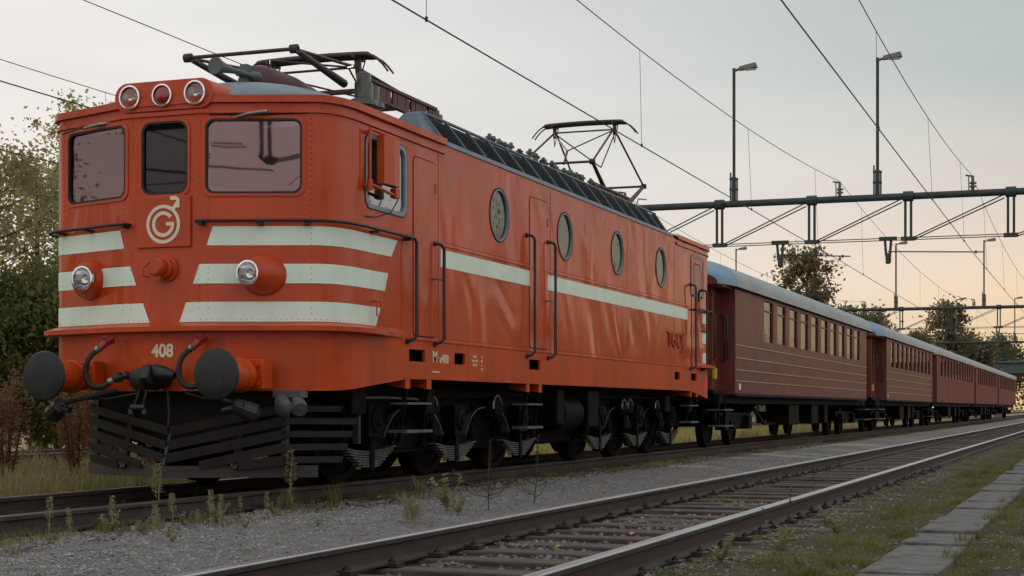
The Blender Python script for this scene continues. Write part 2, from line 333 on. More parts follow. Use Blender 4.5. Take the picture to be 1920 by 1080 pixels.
# ------------------------------------------------------------------ tracks
RAIL = [(-.065, -.15), (.065, -.15), (.065, -.138), (.012, -.118), (.010, -.045), (.036, -.034), (.036, -.008), (.028, -.002), (-.028, -.002), (-.036, -.008), (-.036, -.034), (-.010, -.045), (-.012, -.118), (-.065, -.138)]
def make_track(x0, y0, y1, topmat, ns, sp, clips, ystart, label=None):
    t = empty('railway_track', (x0, 0, 0)); t['kind'] = 'structure'
    for sx in (-1, 1):
        a = [(sx*.7535+x, y0, z) for x, z in RAIL]; b = [(sx*.7535+x, y1, z) for x, z in RAIL]
        r = MB().prism(a, b).build('rail', 'rail_side', t)
        h = MB().prism([(sx*.7535+x, y0, z) for x, z in ((-.0375, -.014), (-.0375, -.007), (-.029, 0), (.029, 0), (.0375, -.007), (.0375, -.014))], [(sx*.7535+x, y1, z) for x, z in ((-.0375, -.014), (-.0375, -.007), (-.029, 0), (.029, 0), (.0375, -.007), (.0375, -.014))]).build('rail_running_surface', topmat, r)
    first = None; clip = None; rest = MB()
    yy = ystart; i = 0
    while yy < y1:
        if i < ns:
            dz = -.157+random.uniform(-.012, .004); dx = random.uniform(-.04, .04)
            if first is None:
                m = MB()
                L = 1.3
                m.box(-L, L, -.115, .115, -.16, 0)
                first = m.build('sleeper', 'sleeper', t, bevel=.012); first.location = (dx, yy, dz); s = first
            else: s = inst(first, 'sleeper', (dx, yy, dz), t, (random.uniform(-.015, .015), 0, random.uniform(-.02, .02)), (1, random.uniform(.92, 1.06), 1))
            if i < clips:
                for sx in (-1, 1):
                    for e in (-1, 1):
                        if clip is None:
                            m = MB(); m.box(-.055, .055, -.06, .06, -.012, .012); m.lathe((0, 0, .01), (0, 0, 1), [(0, .022), (.018, .022), (.02, .010), (.03, .010)], 6)
                            clip = m.build('rail_clip', 'clip', s); clip.location = (sx*.7535+e*.10, 0, .018)
                        else: inst(clip, 'rail_clip', (sx*.7535+e*.10, 0, .018), s)
        else:
            rest.box(-1.3, 1.3, yy-.11, yy+.11, -.3, -.160)
        yy += sp*random.uniform(.94, 1.06); i += 1
    if rest.v:
        o = rest.build('sleepers_in_the_distance', 'sleeper', t); o['kind'] = 'stuff'
    return t
make_track(4.85, -11, 420, 'rail_top', 75, .62, 34, -7.2)
make_track(0.0, -14, 420, 'rail_dull', 40, .66, 10, -3.6)
make_track(-9.6, -10, 420, 'rail_dull', 24, .66, 0, 2.)
# concrete lids of the cable trough, a walkway of slabs
pw = empty('path', (7.03, 0, 0)); pw['kind'] = 'structure'
yy = -7.5; sl = None; i = 0
while yy < 60:
    w = random.uniform(.86, 1.04)
    xc = .06*math.exp(-(yy+7)/8)+.02*math.sin(yy*.3)
    if sl is None:
        sl = MB().box(-.2, .2, -.49, .49, -.07, 0).build('slab', 'slab', pw, bevel=.008); sl.location = (xc, yy+w/2, -.095); sl.scale = (1, w, 1)
    else: inst(sl, 'slab', (xc+random.uniform(-.012, .012), yy+w/2, -.095+random.uniform(-.008, .01)), pw, (random.uniform(-.012, .012), random.uniform(-.012, .012), random.uniform(-.015, .015)), (1, w, 1))
    yy += w+.012
# loose stones
def stones(name, n, fx, fy, r0, r1, mat, lift=0.0):
    b = np.array([(1,0,0),(-1,0,0),(0,1,0),(0,-1,0),(0,0,1),(0,0,-1)], float); F = np.array([(0,2,4),(2,1,4),(1,3,4),(3,0,4),(2,0,5),(1,2,5),(3,1,5),(0,3,5)])
    V = np.empty((n*6, 3)); FF = np.empty((n*8, 3), int)
    for i in range(n):
        x = fx(); y = fy(); r = random.uniform(r0, r1); j = b*(rng.uniform(.6, 1.25, (6, 1)))*np.array([r, r*random.uniform(.6, 1.1), r*random.uniform(.5, .8)])
        a = random.uniform(0, 6.28); ca, sa = math.cos(a), math.sin(a); t = random.uniform(-.5, .5); ct, st = math.cos(t), math.sin(t)
        Rm = np.array([[ca, -sa, 0], [sa, ca, 0], [0, 0, 1]])@np.array([[1, 0, 0], [0, ct, -st], [0, st, ct]])
        V[i*6:i*6+6] = j@Rm.T+(x, y, gz(x, y)+r*.15+lift); FF[i*8:i*8+8] = F+i*6
    me = bpy.data.meshes.new(name); me.from_pydata(V.tolist(), [], FF.tolist()); me.materials.append(M[mat]); o = bpy.data.objects.new(name, me); C.objects.link(o); return o
def near(lo, hi, k=2.2): return lo+(hi-lo)*random.random()**k
tag(stones('gravel_pebbles', 16000, lambda: random.gauss(2.55, .62), lambda: near(-6, 16), .005, .016, 'stone'), 'fine pale grey gravel strewn between the two tracks', 'gravel', kind='stuff')
tag(stones('ballast_stones', 9000, lambda: random.choice((random.uniform(3.5, 6.1), random.uniform(4.15, 5.55))), lambda: near(-7, 22), .010, .034, 'stone_dark'), 'dark brown ballast stones around the near track', 'ballast', kind='stuff')
tag(stones('ballast_edge_stones', 8000, lambda: random.gauss(1.22, .22), lambda: near(-4, 30), .012, .038, 'stone_dark'), 'dark ballast stones along the rail under the train', 'ballast', kind='stuff')
tag(stones('verge_stones', 5000, lambda: random.choice((random.uniform(5.7, 6.85), random.uniform(7.25, 8.0))), lambda: near(-6, 10), .006, .022, 'stone_dark'), 'small stones in the verge beside the concrete slabs', 'stones', kind='stuff')
# grass
def blades(name, pts, h0, h1, w, mat, lean=.5, label=None):
    V = []; F = []
    for x, y in pts:
        z = gz(x, y)-.01; h = random.uniform(h0, h1); a = random.uniform(0, 6.28); l = random.uniform(0, lean)*h; b = random.uniform(0, 6.28)
        dx, dy = math.cos(a)*w/2, math.sin(a)*w/2; ex, ey = math.cos(b)*l, math.sin(b)*l; o = len(V)
        V += [(x-dx, y-dy, z), (x+dx, y+dy, z), (x+dx*.8+ex*.4, y+dy*.8+ey*.4, z+h*.6), (x-dx*.8+ex*.4, y-dy*.8+ey*.4, z+h*.6), (x+ex, y+ey, z+h)]
        F += [(o, o+1, o+2, o+3), (o+3, o+2, o+4)]
    me = bpy.data.meshes.new(name); me.from_pydata(V, [], F); me.materials.append(M[mat]); o = bpy.data.objects.new(name, me); C.objects.link(o)
    return tag(o, label, 'grass', kind='stuff')
def tufts(n, fx, fy, per, sp):
    out = []
    for i in range(n):
        x = fx(); y = fy(); s = sp*random.uniform(.5, 1.5)
        for k in range(random.randint(per//2, per*2)): out.append((random.gauss(x, s), random.gauss(y, s)))
    return out
blades('verge_grass', [p for p in tufts(1100, lambda: random.choice((random.uniform(5.75, 6.85), random.uniform(6.3, 6.82), random.uniform(7.3, 8.6))), lambda: near(-7, 40, 1.7), 22, .05) if not 6.88 < p[0] < 7.19], .015, .06, .006, 'grass', 1., 'short olive grass and moss on the verge by the slabs')
blades('gravel_sprouts', tufts(150, lambda: random.uniform(1.4, 3.9), lambda: near(-5, 25, 1.5), 8, .03), .015, .05, .005, 'grass', .9, 'tiny green sprouts scattered over the gravel strip')
blades('near_rail_grass', tufts(160, lambda: random.choice((random.gauss(3.85, .12), random.gauss(5.85, .15))), lambda: near(-5, 40, 1.4), 14, .05), .02, .09, .006, 'grass', .8, 'grass along the outer sides of the near rails')
blades('verge_tufts', [p for p in tufts(120, lambda: random.choice((random.gauss(6.5, .25), random.gauss(6.8, .06), random.gauss(7.5, .15), random.gauss(7.35, .08))), lambda: near(-6, 14, 1.4), 60, .05) if not 6.90 < p[0] < 7.17], .04, .10, .006, 'grass', .8, 'denser green grass tufts at the edge of the slabs')
blades('track_grass', tufts(170, lambda: random.gauss(4.85, .5), lambda: random.choice((random.gauss(10, 3), random.gauss(4.5, .8), random.uniform(2, 60))), 16, .07), .02, .08, .006, 'grass', .8, 'grass growing between the rails of the near track')
blades('rail_edge_grass', tufts(420, lambda: random.choice((random.gauss(1.2, .12), random.gauss(1.35, .22), random.gauss(-1.2, .2))), lambda: near(-4, 60, 1.5), 16, .05), .03, .14, .006, 'grass', .7, 'sparse grass along the rail under the train')
blades('field_grass', tufts(1500, lambda: -1.6-11*random.random()**1.3, lambda: random.uniform(0, 60)**1., 30, .22), .10, .42, .014, 'grass_dry', .7, 'dry yellow grass beyond the train')
blades('field_green', tufts(420, lambda: -1.5-3.5*random.random(), lambda: random.uniform(-1, 14), 22, .15), .06, .2, .010, 'grass', .7, 'green grass strip behind the far rail')
# ------------------------------------------------------------------ overhead line gantries
def make_gantry(y, posts, label, regs):
    t = empty('overhead_line_gantry', (0, y, 0)); tag(t, label, 'gantry', 'overhead line gantries across the tracks')
    XL, XR = -20.0, 10.0
    MB().tube([(XL, 0, 7.63), (XR, 0, 7.63)], .115, 10).build('beam', 'gantry', t, smooth=50)
    for x in (XL, XR):
        m = MB()
        for dx, dy in ((-.18, -.18), (.18, -.18), (-.18, .18), (.18, .18)): m.bar((x+dx*1.6, dy*1.6, -.3), (x+dx*.6, dy*.6, 7.6), .07, .07)
        for k in range(9):
            z = .4+k*.8; s = .29-.018*k
            m.bar((x-s, -s, z), (x+s, -s, z+.5), .04, .04); m.bar((x-s, s, z), (x+s, s, z+.5), .04, .04); m.bar((x-s, -s, z), (x-s, s, z+.5), .04, .04); m.bar((x+s, -s, z), (x+s, s, z+.5), .04, .04)
        m.build('column', 'gantry', t)
        MB().box(x-.45, x+.45, -.45, .45, -.4, -.05).build('footing', 'slab', t)
    for i, x in enumerate(posts):
        m = MB()
        m.bar((x-.09, 0, 7.6), (x-.09, 0, 6.3), .055, .08); m.bar((x+.09, 0, 7.6), (x+.09, 0, 6.3), .055, .08)
        m.tube([(x-.16, 0, 7.63), (x+.16, 0, 7.63)], .17, 10)
        m.box(x-.22, x+.22, -.12, .12, 6.2, 6.32)
        m.build('strut', 'gantry', t)
        nx = posts[i+1] if i+1 < len(posts) else XR
        MB().tube([(x+.1, -.05, 6.26), (nx-.2, -.05, 7.55)], .022, 6).build('tension_rod', 'gantry', t)
        MB().tube([(x+.1, .05, 6.20), (nx-.2, .05, 7.45)], .022, 6).build('tension_rod', 'gantry', t)
    m = MB(); MB().tube([(XL, .0, 7.5), (posts[0], 0, 6.26)], .03, 6).build('tension_rod', 'gantry', t)
    for dz in (0, -.07):
        MB().tube([(posts[0], .02, 6.28+dz), (posts[-1], .02, 6.30+dz)], .016, 5).build('cross_span_wire', 'gantry', t)
    MB().tube([(posts[0]-9, .02, 6.2), (posts[0], .02, 6.27)], .016, 5).build('cross_span_wire', 'gantry', t)
    for hx, ex, ez in regs:
        m = MB(); m.box(hx-.28, hx+.28, -.07, .07, 6.22, 6.34)
        m.bar((hx-.10, 0, 6.25), (hx-.04, 0, 5.5), .06, .08); m.bar((hx+.10, 0, 6.25), (hx+.04, 0, 5.5), .06, .08); m.lathe((hx, 0, 5.46), (0, 0, 1), [(0, .05), (.05, .10), (.3, .10), (.35, .05)], 8)
        d = m.build('drop_bracket', 'gantry', t)
        a = MB(); a.tube([(hx, 0, 5.86), (ex+.25, 0, ez+.05)], .022, 6); a.lathe((ex-.03, 0, ez+.06), (1, 0, 0), [(0, .05), (.06, .05)], 8)
        a.build('registration_arm', 'gantry', t)
        m = MB(); m.lathe((ex-.1, 0, 7.74), (0, 0, 1), [(0, .06), (.08, .06), (.09, .13), (.13, .13), (.14, .06), (.19, .06), (.2, .13), (.24, .13), (.25, .05), (.45, .05)], 10)
        m.tube([(ex-.1, 0, 8.18), (ex-.32, 0, 8.22)], .03, 6); m.tube([(ex-.22, 0, 7.7), (ex-.22, 0, 8.22)], .02, 6)
        m.build('insulator', 'insul', t)
    return t
GY = [-19, 41, 101, 161, 221]
words = ['dark steel gantry over the tracks behind the photographer', 'large dark steel gantry crossing the sky behind the locomotive, nearest in view', 'second steel gantry, over the second coach, with a thick beam and tension rods', 'third steel gantry over the far coaches', 'farthest small steel gantry low above the horizon']
for i, y in enumerate(GY):
    if i == 2: ps = [-8.0, -4.83, -1.55, 1.63, 4.8]
    elif i == 0: ps = [-10.2, -7.1, -3.99, -.89, 1.6, 4.3]
    else: ps = [-10.2, -7.1, -3.99, -.89, 2.22, 5.4]
    make_gantry(y, ps, words[i], [(-1.94, .12, 5.70), (1.58, 4.33, 5.70), (-9.2, -7.2, 5.7)])
def make_lamp(x, y, label):
    t = empty('yard_lamp', (x, y, 7.74)); tag(t, label, 'lamp', 'lamps standing on the gantries')
    m = MB(); m.tube([(0, 0, .7), (0, 0, 4.45)], .055, 8); m.build('pole', 'gantry', t, smooth=50)
    m = MB(); m.bar((-.11, 0, 0), (-.11, 0, .95), .035, .05); m.bar((.11, 0, 0), (.11, 0, .75), .035, .05); m.tube([(0, 0, 0), (0, 0, .8)], .075, 8); m.box(-.14, .14, -.06, .06, .35, .42); m.box(-.14, .14, -.06, .06, .7, .76); m.build('mounting_bracket', 'gantry', t)
    h = MB(); h.tube([(-.03, 0, 4.36), (.22, 0, 4.42)], .05, 8)
    a = [(.18, -.10, 4.36), (.18, .10, 4.36), (.18, .09, 4.49), (.18, -.09, 4.49)]; b = [(.80, -.12, 4.42), (.80, .12, 4.42), (.74, .08, 4.60), (.74, -.08, 4.60)]
    h.prism(a, b); h.build('lamp_head', 'lamp_grey', t, bevel=.02)
    MB().box(.38, .74, -.08, .08, 4.355, 4.39).build('lens', 'lamp_glass', t)
for x, y, l in [(-3.5, 41, 'yard lamp on the nearest gantry, left of the pair against the sky'), (1.24, 41, 'tall yard lamp on the nearest gantry, right of the pair'), (-16.4, 101, 'yard lamp head just above the first coach roof'), (-5.19, 101, 'yard lamp on the second gantry above the second coach'), (.66, 101, 'yard lamp on the second gantry near the right edge'), (-6.0, 161, 'small yard lamp on the third gantry above the third coach'), (-.2, 161, 'small yard lamp on the third gantry near the right edge'), (-5.5, 221, 'tiny yard lamp on the farthest gantry')]:
    make_lamp(x, y, l)
# ------------------------------------------------------------------ overhead wires
def lerp(a, b, t): return a+(b-a)*t
def make_wire(xa, zc, label, sag=.98, zm=8.22, mo=-.3, nd=6, extra=0):
    t = empty('overhead_wire', (0, 0, 0)); tag(t, label, 'wire', 'overhead wires above the tracks')
    pc = []; pm = []; dr = []
    for k in range(len(GY)-1):
        y0, y1 = GY[k], GY[k+1]
        x0, x1 = xa[k], xa[k+1]
        for i in range(25):
            u = i/24; y = lerp(y0, y1, u); x = lerp(x0, x1, u)
            pc.append((x, y, zc-.04*4*u*(1-u)+.0)); pm.append((lerp(x, x0+mo if u < .5 else x1+mo, abs(1-2*u)), y, zm-sag*4*u*(1-u)))
        for i in range(nd):
            u = (i+.5)/nd+random.uniform(-.01, .01); j = k*25+int(round(u*24)); dr.append((pc[j], pm[j]))
    MB().tube(pc, .011, 5).build('contact_wire', 'wire', t); MB().tube(pm, .009, 5).build('messenger_wire', 'wire', t)
    for a, b in dr[:nd*3]:
        m = MB().tube([a, b], .0045, 4); m.lathe((a[0], a[1], a[2]-.02), (0, 0, 1), [(0, .02), (.06, .02)], 5); m.build('dropper', 'wire', t)
    return t
make_wire([.42, .12, -.1, .2, 0], 5.56, 'overhead contact wire above the orange locomotive touched by the raised pantograph', mo=-.1)
make_wire([4.65, 4.33, 4.6, 4.4, 4.5], 5.62, 'overhead contact wire above the empty near track at right', mo=-.12)
make_wire([-7.0, -7.2, -7.3, -7.1, -7.2], 5.6, 'overhead wire above the track behind the locomotive')
make_wire([-11.0, -11.2, -11.3, -11.1, -11.2], 5.6, 'farthest overhead wire at the left, over the trees')
# ------------------------------------------------------------------ locomotive
loco = empty('locomotive', (0, 0, 0))
tag(loco, 'orange electric locomotive number 408 with pale mint stripes and round side windows', 'locomotive')
LC = 8.47; W = 1.55
_h = [(0, .62), (.38, .62), (.46, .635)]
_h += [(.46+(1.34-.46)*i/6, .635+(.945-.635)*i/6) for i in range(1, 7)]
for i in range(1, 15):
    t = i/14; _h.append(((1-t)**2*1.34+2*t*(1-t)*1.55+t*t*1.55, (1-t)**2*.945+2*t*(1-t)*1.019+t*t*1.5))
_h += [(W, 1.62), (W, 2.6), (W, 3.4), (W, LC)]
_s = [0.]
for a, b in zip(_h, _h[1:]): _s.append(_s[-1]+math.hypot(b[0]-a[0], b[1]-a[1]))
def _nrm(i):
    ns = []
    for j in (i-1, i):
        if 0 <= j < len(_h)-1:
            dx, dy = _h[j+1][0]-_h[j][0], _h[j+1][1]-_h[j][1]; l = math.hypot(dx, dy); ns.append((dy/l, -dx/l))
    x = sum(n[0] for n in ns); y = sum(n[1] for n in ns); l = math.hypot(x, y); return (x/l, y/l)
_n = [(0, -1)]+[_nrm(i) for i in range(1, len(_h)-1)]+[(1, 0)]
def s_y(y): return _s[-1]-(LC-y)
def s_x(x):
    for i in range(len(_h)-1):
        if _h[i][0] <= x <= _h[i+1][0] and _h[i+1][0] > _h[i][0]: return _s[i]+(_s[i+1]-_s[i])*(x-_h[i][0])/(_h[i+1][0]-_h[i][0])
def leanf(y, z): return .006*max(0, z-2.4)*min(1, max(0, (1.5-y)/.9))
def S(sg, s, z, off=0., rear=False):
    i = 0
    while i < len(_s)-2 and s > _s[i+1]: i += 1
    t = (s-_s[i])/(_s[i+1]-_s[i])
    x = lerp(_h[i][0], _h[i+1][0], t); y = lerp(_h[i][1], _h[i+1][1], t); nx = lerp(_n[i][0], _n[i+1][0], t); ny = lerp(_n[i][1], _n[i+1][1], t)
    y2 = y+leanf(y, z)+ny*off; x2 = (x+nx*off)*sg
    return (x2, 2*LC-y2 if rear else y2, z)
def pmap(poly, sg, off, rear=False): return [S(sg, a, b, off, rear) for a, b in poly]
def plate(mb, poly, sg, o0, o1, rear=False): mb.prism(pmap(poly, sg, o0, rear), pmap(poly, sg, o1, rear)); return mb
def ringp(mb, po, pi, sg, o0, o1, rear=False): mb.ring(pmap(po, sg, o1, rear), pmap(pi, sg, o1, rear), pmap(po, sg, o0, rear), pmap(pi, sg, o0, rear)); return mb
# body shell
def ring_at(z, off):
    r = []
    for s in _s: r.append(S(1, s, z, off))
    for s in _s[::-1][1:]: r.append(S(1, s, z, off, True))
    for s in _s[1:]: r.append(S(-1, s, z, off, True))
    for s in _s[::-1][1:-1]: r.append(S(-1, s, z, off))
    return r
zr = [1.46, 2.4, 3.54]
def shell(zrows, th, zlow=None):
    m = MB(); outer = [ring_at(z, 0) for z in zrows]; inner = [ring_at(z, -th) for z in zrows]
    if zlow:
        outer[0] = [(x, y, zlow(x, y)) for x, y, z in outer[0]]; inner[0] = [(x, y, zlow(x, y)) for x, y, z in inner[0]]
    n = len(outer[0]); k = len(zrows); vs = [p for r in outer+inner for p in r]; fs = []
    for i in range(k-1):
        for j in range(n):
            q = (j+1) % n; fs.append((i*n+j, i*n+q, (i+1)*n+q, (i+1)*n+j)); o = k*n; fs.append((o+i*n+j, o+(i+1)*n+j, o+(i+1)*n+q, o+i*n+q))
    for j in range(n):
        q = (j+1) % n; fs.append((j, k*n+j, k*n+q, q)); fs.append(((k-1)*n+j, (k-1)*n+q, k*n+(k-1)*n+q, k*n+(k-1)*n+j))
    m.add(vs, fs); return m
body = shell(zr, .05).build('body', 'paint'); QN = [0]
WF = []   # window outlines (poly, sign, radius kind, rear)
sw0, sw1 = s_x(.42), s_x(1.255)
for sg in (1, -1):
    for rear in (False, True):
        WF.append(('front_window', rrect(sw0, sw1, 2.71, 3.39, .085), rrect(sw0+.02, sw1-.02, 2.73, 3.37, .07), sg, rear, 'glass'))
        WF.append(('cab_side_window', rrect(s_y(1.62), s_y(2.57), 2.66, 3.36, .11), rrect(s_y(1.66), s_y(2.53), 2.70, 3.32, .09), sg, rear, 'glass_side'))
    for y in (5.2, 7.61): WF.append(('round_window', circ(s_y(y), 2.985, .30), circ(s_y(y), 2.985, .282), sg, False, 'glass_round'))
    for y in (10.0, 12.43): WF.append(('round_window', circ(s_y(2*LC-y), 2.985, .30), circ(s_y(2*LC-y), 2.985, .282), sg, True, 'glass_round'))
for rear in (False, True): WF.append(('centre_window', [(a, b) for a, b in rrect(-.245, .245, 2.72, 3.39, .10)], [(a, b) for a, b in rrect(-.225, .225, 2.74, 3.37, .085)], 1, rear, 'glass_dark'))
_S0 = S
def S(sg, s, z, off=0., rear=False):
    if s < 0: x, y, zz = _S0(sg, -s, z, off, rear); return (-x, y, zz)
    return _S0(sg, s, z, off, rear)
cm = MB()
for nm, po, pi, sg, rear, gm in WF: plate(cm, po, sg, -.2, .2, rear)
cut(body, cm); resharp(body, 'paint', 14); body.parent = loco
for nm, po, pi, sg, rear, gm in WF:
    fm = {'front_window': 'rubber', 'centre_window': 'rubber', 'cab_side_window': 'gutter', 'round_window': 'gutter'}[nm]
    pane = plate(MB(), po, sg, -.022, -.016, rear).build(nm, gm, loco)
    ringp(MB(), [(a, b) for a, b in po], pi, sg, -.03, .008, rear).build('frame', fm, pane)
    if nm in ('front_window', 'centre_window') and not rear:
        c = (sum(p[0] for p in po)/len(po), sum(p[1] for p in po)/len(po))
        big = [(c[0]+(a-c[0])*1.045+(.012 if a > c[0] else -.012), c[1]+(b-c[1])*1.04+(.012 if b > c[1] else -.012)) for a, b in po]
        ringp(MB(), big, po, sg, -.01, .012, rear).build('surround', 'paint_front', pane)
    if nm == 'cab_side_window':
        ringp(MB(), [(a+(a-s_y(2.1))*.025, b+(b-3.01)*.03) for a, b in po], po, sg, -.01, .006, rear).build('gasket', 'rubber', pane)
    if nm == 'round_window':
        c = (sum(p[0] for p in po)/len(po), 2.985)
        ringp(MB(), [(c[0]+(a-c[0])*1.05, c[1]+(b-c[1])*1.05) for a, b in po], po, sg, -.01, .010, rear).build('gasket', 'rubber', pane)
# skirt and front apron
def zlow(x, y):
    yy = min(y, 2*LC-y); t = min(1, max(0, (yy-.9)/1.9)); return .92+(1.06-.92)*t*t*(3-2*t)
skirt = shell([1.0, 1.2, 1.462], .03, zlow).build('skirt', 'paint_skirt')
cm = MB(); HO = [(2.64, 3.04), (3.84, 4.15), (6.23, 6.64)]; HR = [(13.30, 13.65), (14.42, 14.81)]
for sg in (1, -1):
    for a, b in HO: plate(cm, rrect(s_y(a), s_y(b), 1.235, 1.357, .012, 2), sg, -.2, .2)
    for a, b in HR: plate(cm, rrect(s_y(2*LC-b), s_y(2*LC-a), 1.235, 1.357, .012, 2), sg, -.2, .2, True)
cut(skirt, cm); resharp(skirt, 'paint_skirt', 14); skirt.parent = loco
fl = MB(); rg = ring_at(1.43, -.06); fl.prism([(x, y, 1.40) for x, y, z in rg], [(x, y, 1.455) for x, y, z in rg]); fl.build('floor', 'dark', loco)
m = MB()
for sg in (1, -1): m.box(sg*1.40-.01, sg*1.40+.01, 2.2, 14.8, 1.1, 1.39)
m.build('skirt_dark_backing', 'dark', loco)  # dark sheets behind the skirt holes stand in for the shade inside
# cab interior
MB().box(-1.46, 1.46, 2.95, 3.0, 1.47, 3.5).build('cab_bulkhead', 'cabwall', loco)
MB().box(-1.46, 1.46, 13.7, 13.75, 1.47, 3.5).build('cab_bulkhead', 'cabwall', loco)
MB().box(-1.15, 1.15, 1.0, 1.35, 1.47, 2.55).build('control_desk', 'dark', loco, bevel=.03)
m = MB(); m.box(.35, .85, 1.9, 2.35, 2.05, 2.15); m.box(.35, .85, 2.3, 2.4, 2.15, 2.85); m.box(.55, .65, 2.05, 2.15, 1.47, 2.05); m.build('driver_seat', 'dark', loco, bevel=.03)
MB().box(-1.2, 1.2, 3.4, 13.3, 1.47, 3.0).build('machinery', 'dark', loco)
# stripes
def stripe(name, sg, s0t, s0b, s1t, s1b, zb, zt, rear=False, n=120, off=.004, mat='mint'):
    rows = []
    for k in range(3):
        f = k/2; a = lerp(s0b, s0t, f); b = lerp(s1b, s1t, f); z = lerp(zb, zt, f)
        rows.append([S(sg, a+(b-a)*i/n, z, off, rear) for i in range(n+1)])
    return MB().sheet(rows).build(name, mat, loco, smooth=40)
SP = [(.49, .435, 2.35, 2.20, 2.24, 2.412), (.365, .30, 2.13, 2.05, 1.895, 2.072), (.228, .157, 1.96, 1.85, 1.548, 1.728)]
for sg in (1, -1):
    for rear in (False, True):
        for a, b, c, d, z0, z1 in SP: stripe('stripe', sg, s_x(a), s_x(b), s_y(c), s_y(d), z0, z1, rear)
for sg in (1, -1):
    m = MB().box(sg*1.553-.0015, sg*1.553+.0015, 3.45, 14.15, 2.245, 2.43); m.build('stripe', 'mint', loco)
    m = MB(); m.box(sg*1.5515-.009, sg*1.5515+.009, 3.4, 14.4, 2.465, 2.49); m.build('belt_moulding', 'paint', loco, bevel=.004)
    MB().box(sg*1.552-.008, sg*1.552+.008, 2.7, 14.0, 1.45, 1.475).build('sill_moulding', 'paint', loco, bevel=.004)
    for y in (3.42, 7.05, 10.54, 13.3): MB().box(sg*1.55-.003, sg*1.55+.003, y-.022, y+.022, 1.48, 3.5).build('seam_strip', 'paint', loco)
# doors (thin raised panels with a dark gap)
def door(y0, y1, z0, z1, sg, rear=False, win=False):
    a, b = (s_y(2*LC-y1), s_y(2*LC-y0)) if rear else (s_y(y0), s_y(y1))
    d = plate(MB(), rrect(a, b, z0, z1, .05, 4), sg, .0005, .008, rear).build('door', 'paint', loco, bevel=.003)
    plate(MB(), rrect(a-.012, b+.012, z0-.012, z1+.012, .06, 4), sg, .0002, .002, rear).build('door_gap', 'dark', d)
    m = MB(); p = S(sg, lerp(a, b, .85 if not rear else .15), 2.1, .01, rear); m.tube([p, (p[0]+sg*.05, p[1], p[2])], .012, 6); m.tube([(p[0]+sg*.05, p[1]-.01, p[2]), (p[0]+sg*.05, p[1]+.12, p[2])], .010, 6); m.build('handle', 'steel', d)
    for z in (z0+.25, z1-.25):
        p = S(sg, b if not rear else a, z, .008, rear); MB().tube([(p[0], p[1], z-.05), (p[0], p[1], z+.05)], .013, 6).build('hinge', 'paint', d)
    if win:
        po = rrect(a+.14, b-.14, 2.62, 3.22, .08); plate(MB(), rrect(a+.12, b-.12, 2.60, 3.24, .09), sg, .0075, .0095, rear).build('window_dark_plate', 'dark', d); pn = plate(MB(), po, sg, .006, .011, rear).build('door_window', 'glass', d)  # dark plate under the pane stands in for the shaded cab inside
    return d
for sg in (1, -1):
    door(2.74, 3.30, 1.50, 3.30, sg); door(6.24, 6.90, 1.50, 3.33, sg); door(14.45, 15.2, 1.50, 3.33, sg, True, True)
# handrails
def rail_path(pts, r=.018, name='handrail', n=8):
    return MB().tube(pts, r, n).build(name, 'black', loco, smooth=60)
def vrail(y, z0, z1, sg=1, out=.085):
    X = sg*W
    o = rail_path([(X, y-.06, z0-.03), (X+sg*out*.7, y-.05, z0-.015), (X+sg*out, y, z0+.02), (X+sg*out, y, z1-.04), (X+sg*out*.8, y-.02, z1), (X+sg*.04, y-.07, z1+.01), (X, y-.08, z1+.01)])
    for yy, zz in ((y-.08, z1+.01), (y-.06, z0-.03)): MB().lathe((X, yy, zz), (sg, 0, 0), [(0, .03), (.02, .03)], 10).build('fixing', 'black', o)
for sg in (1, -1):
    for y, z0, z1 in ((2.64, 1.46, 2.46), (3.35, 1.46, 2.46), (6.2, 1.42, 2.84), (6.98, 1.42, 2.83), (14.42, 1.46, 2.84), (15.22, 1.46, 2.80)): vrail(y, z0, z1, sg)
    for rear in (False, True):
        pts = [S(sg, lerp(s_x(.37), s_y(2.6), i/40), 2.455, .085, rear) for i in range(41)]
        o = rail_path([S(sg, s_x(.37), 2.455, .0, rear)]+pts, .016)
        for s in (s_x(.40), s_x(.9), s_x(1.3), s_y(1.75), s_y(2.5)): MB().bar(S(sg, s, 2.435, 0, rear), S(sg, s, 2.435, .09, rear), .05, .022).build('bracket', 'black', o)
# ledge round the front
for rear in (False, True):
    ns = 80; rows = [[], [], [], []]; smax = s_y(2.45)
    for i in range(-ns, ns+1):
        s = abs(i)/ns*smax; sg = 1 if i >= 0 else -1; f = min(1, max(0, (smax-s)/1.0)); f = f*f*(3-2*f); o = .01+.13*f
        for r_, (of, z) in zip(rows, ((.0, 1.545), (o, 1.505), (o, 1.462), (.0, 1.455))): r_.append(S(sg, s, z, of, rear))
    lg = MB().sheet(rows).build('front_ledge', 'paint_skirt', loco, smooth=30)
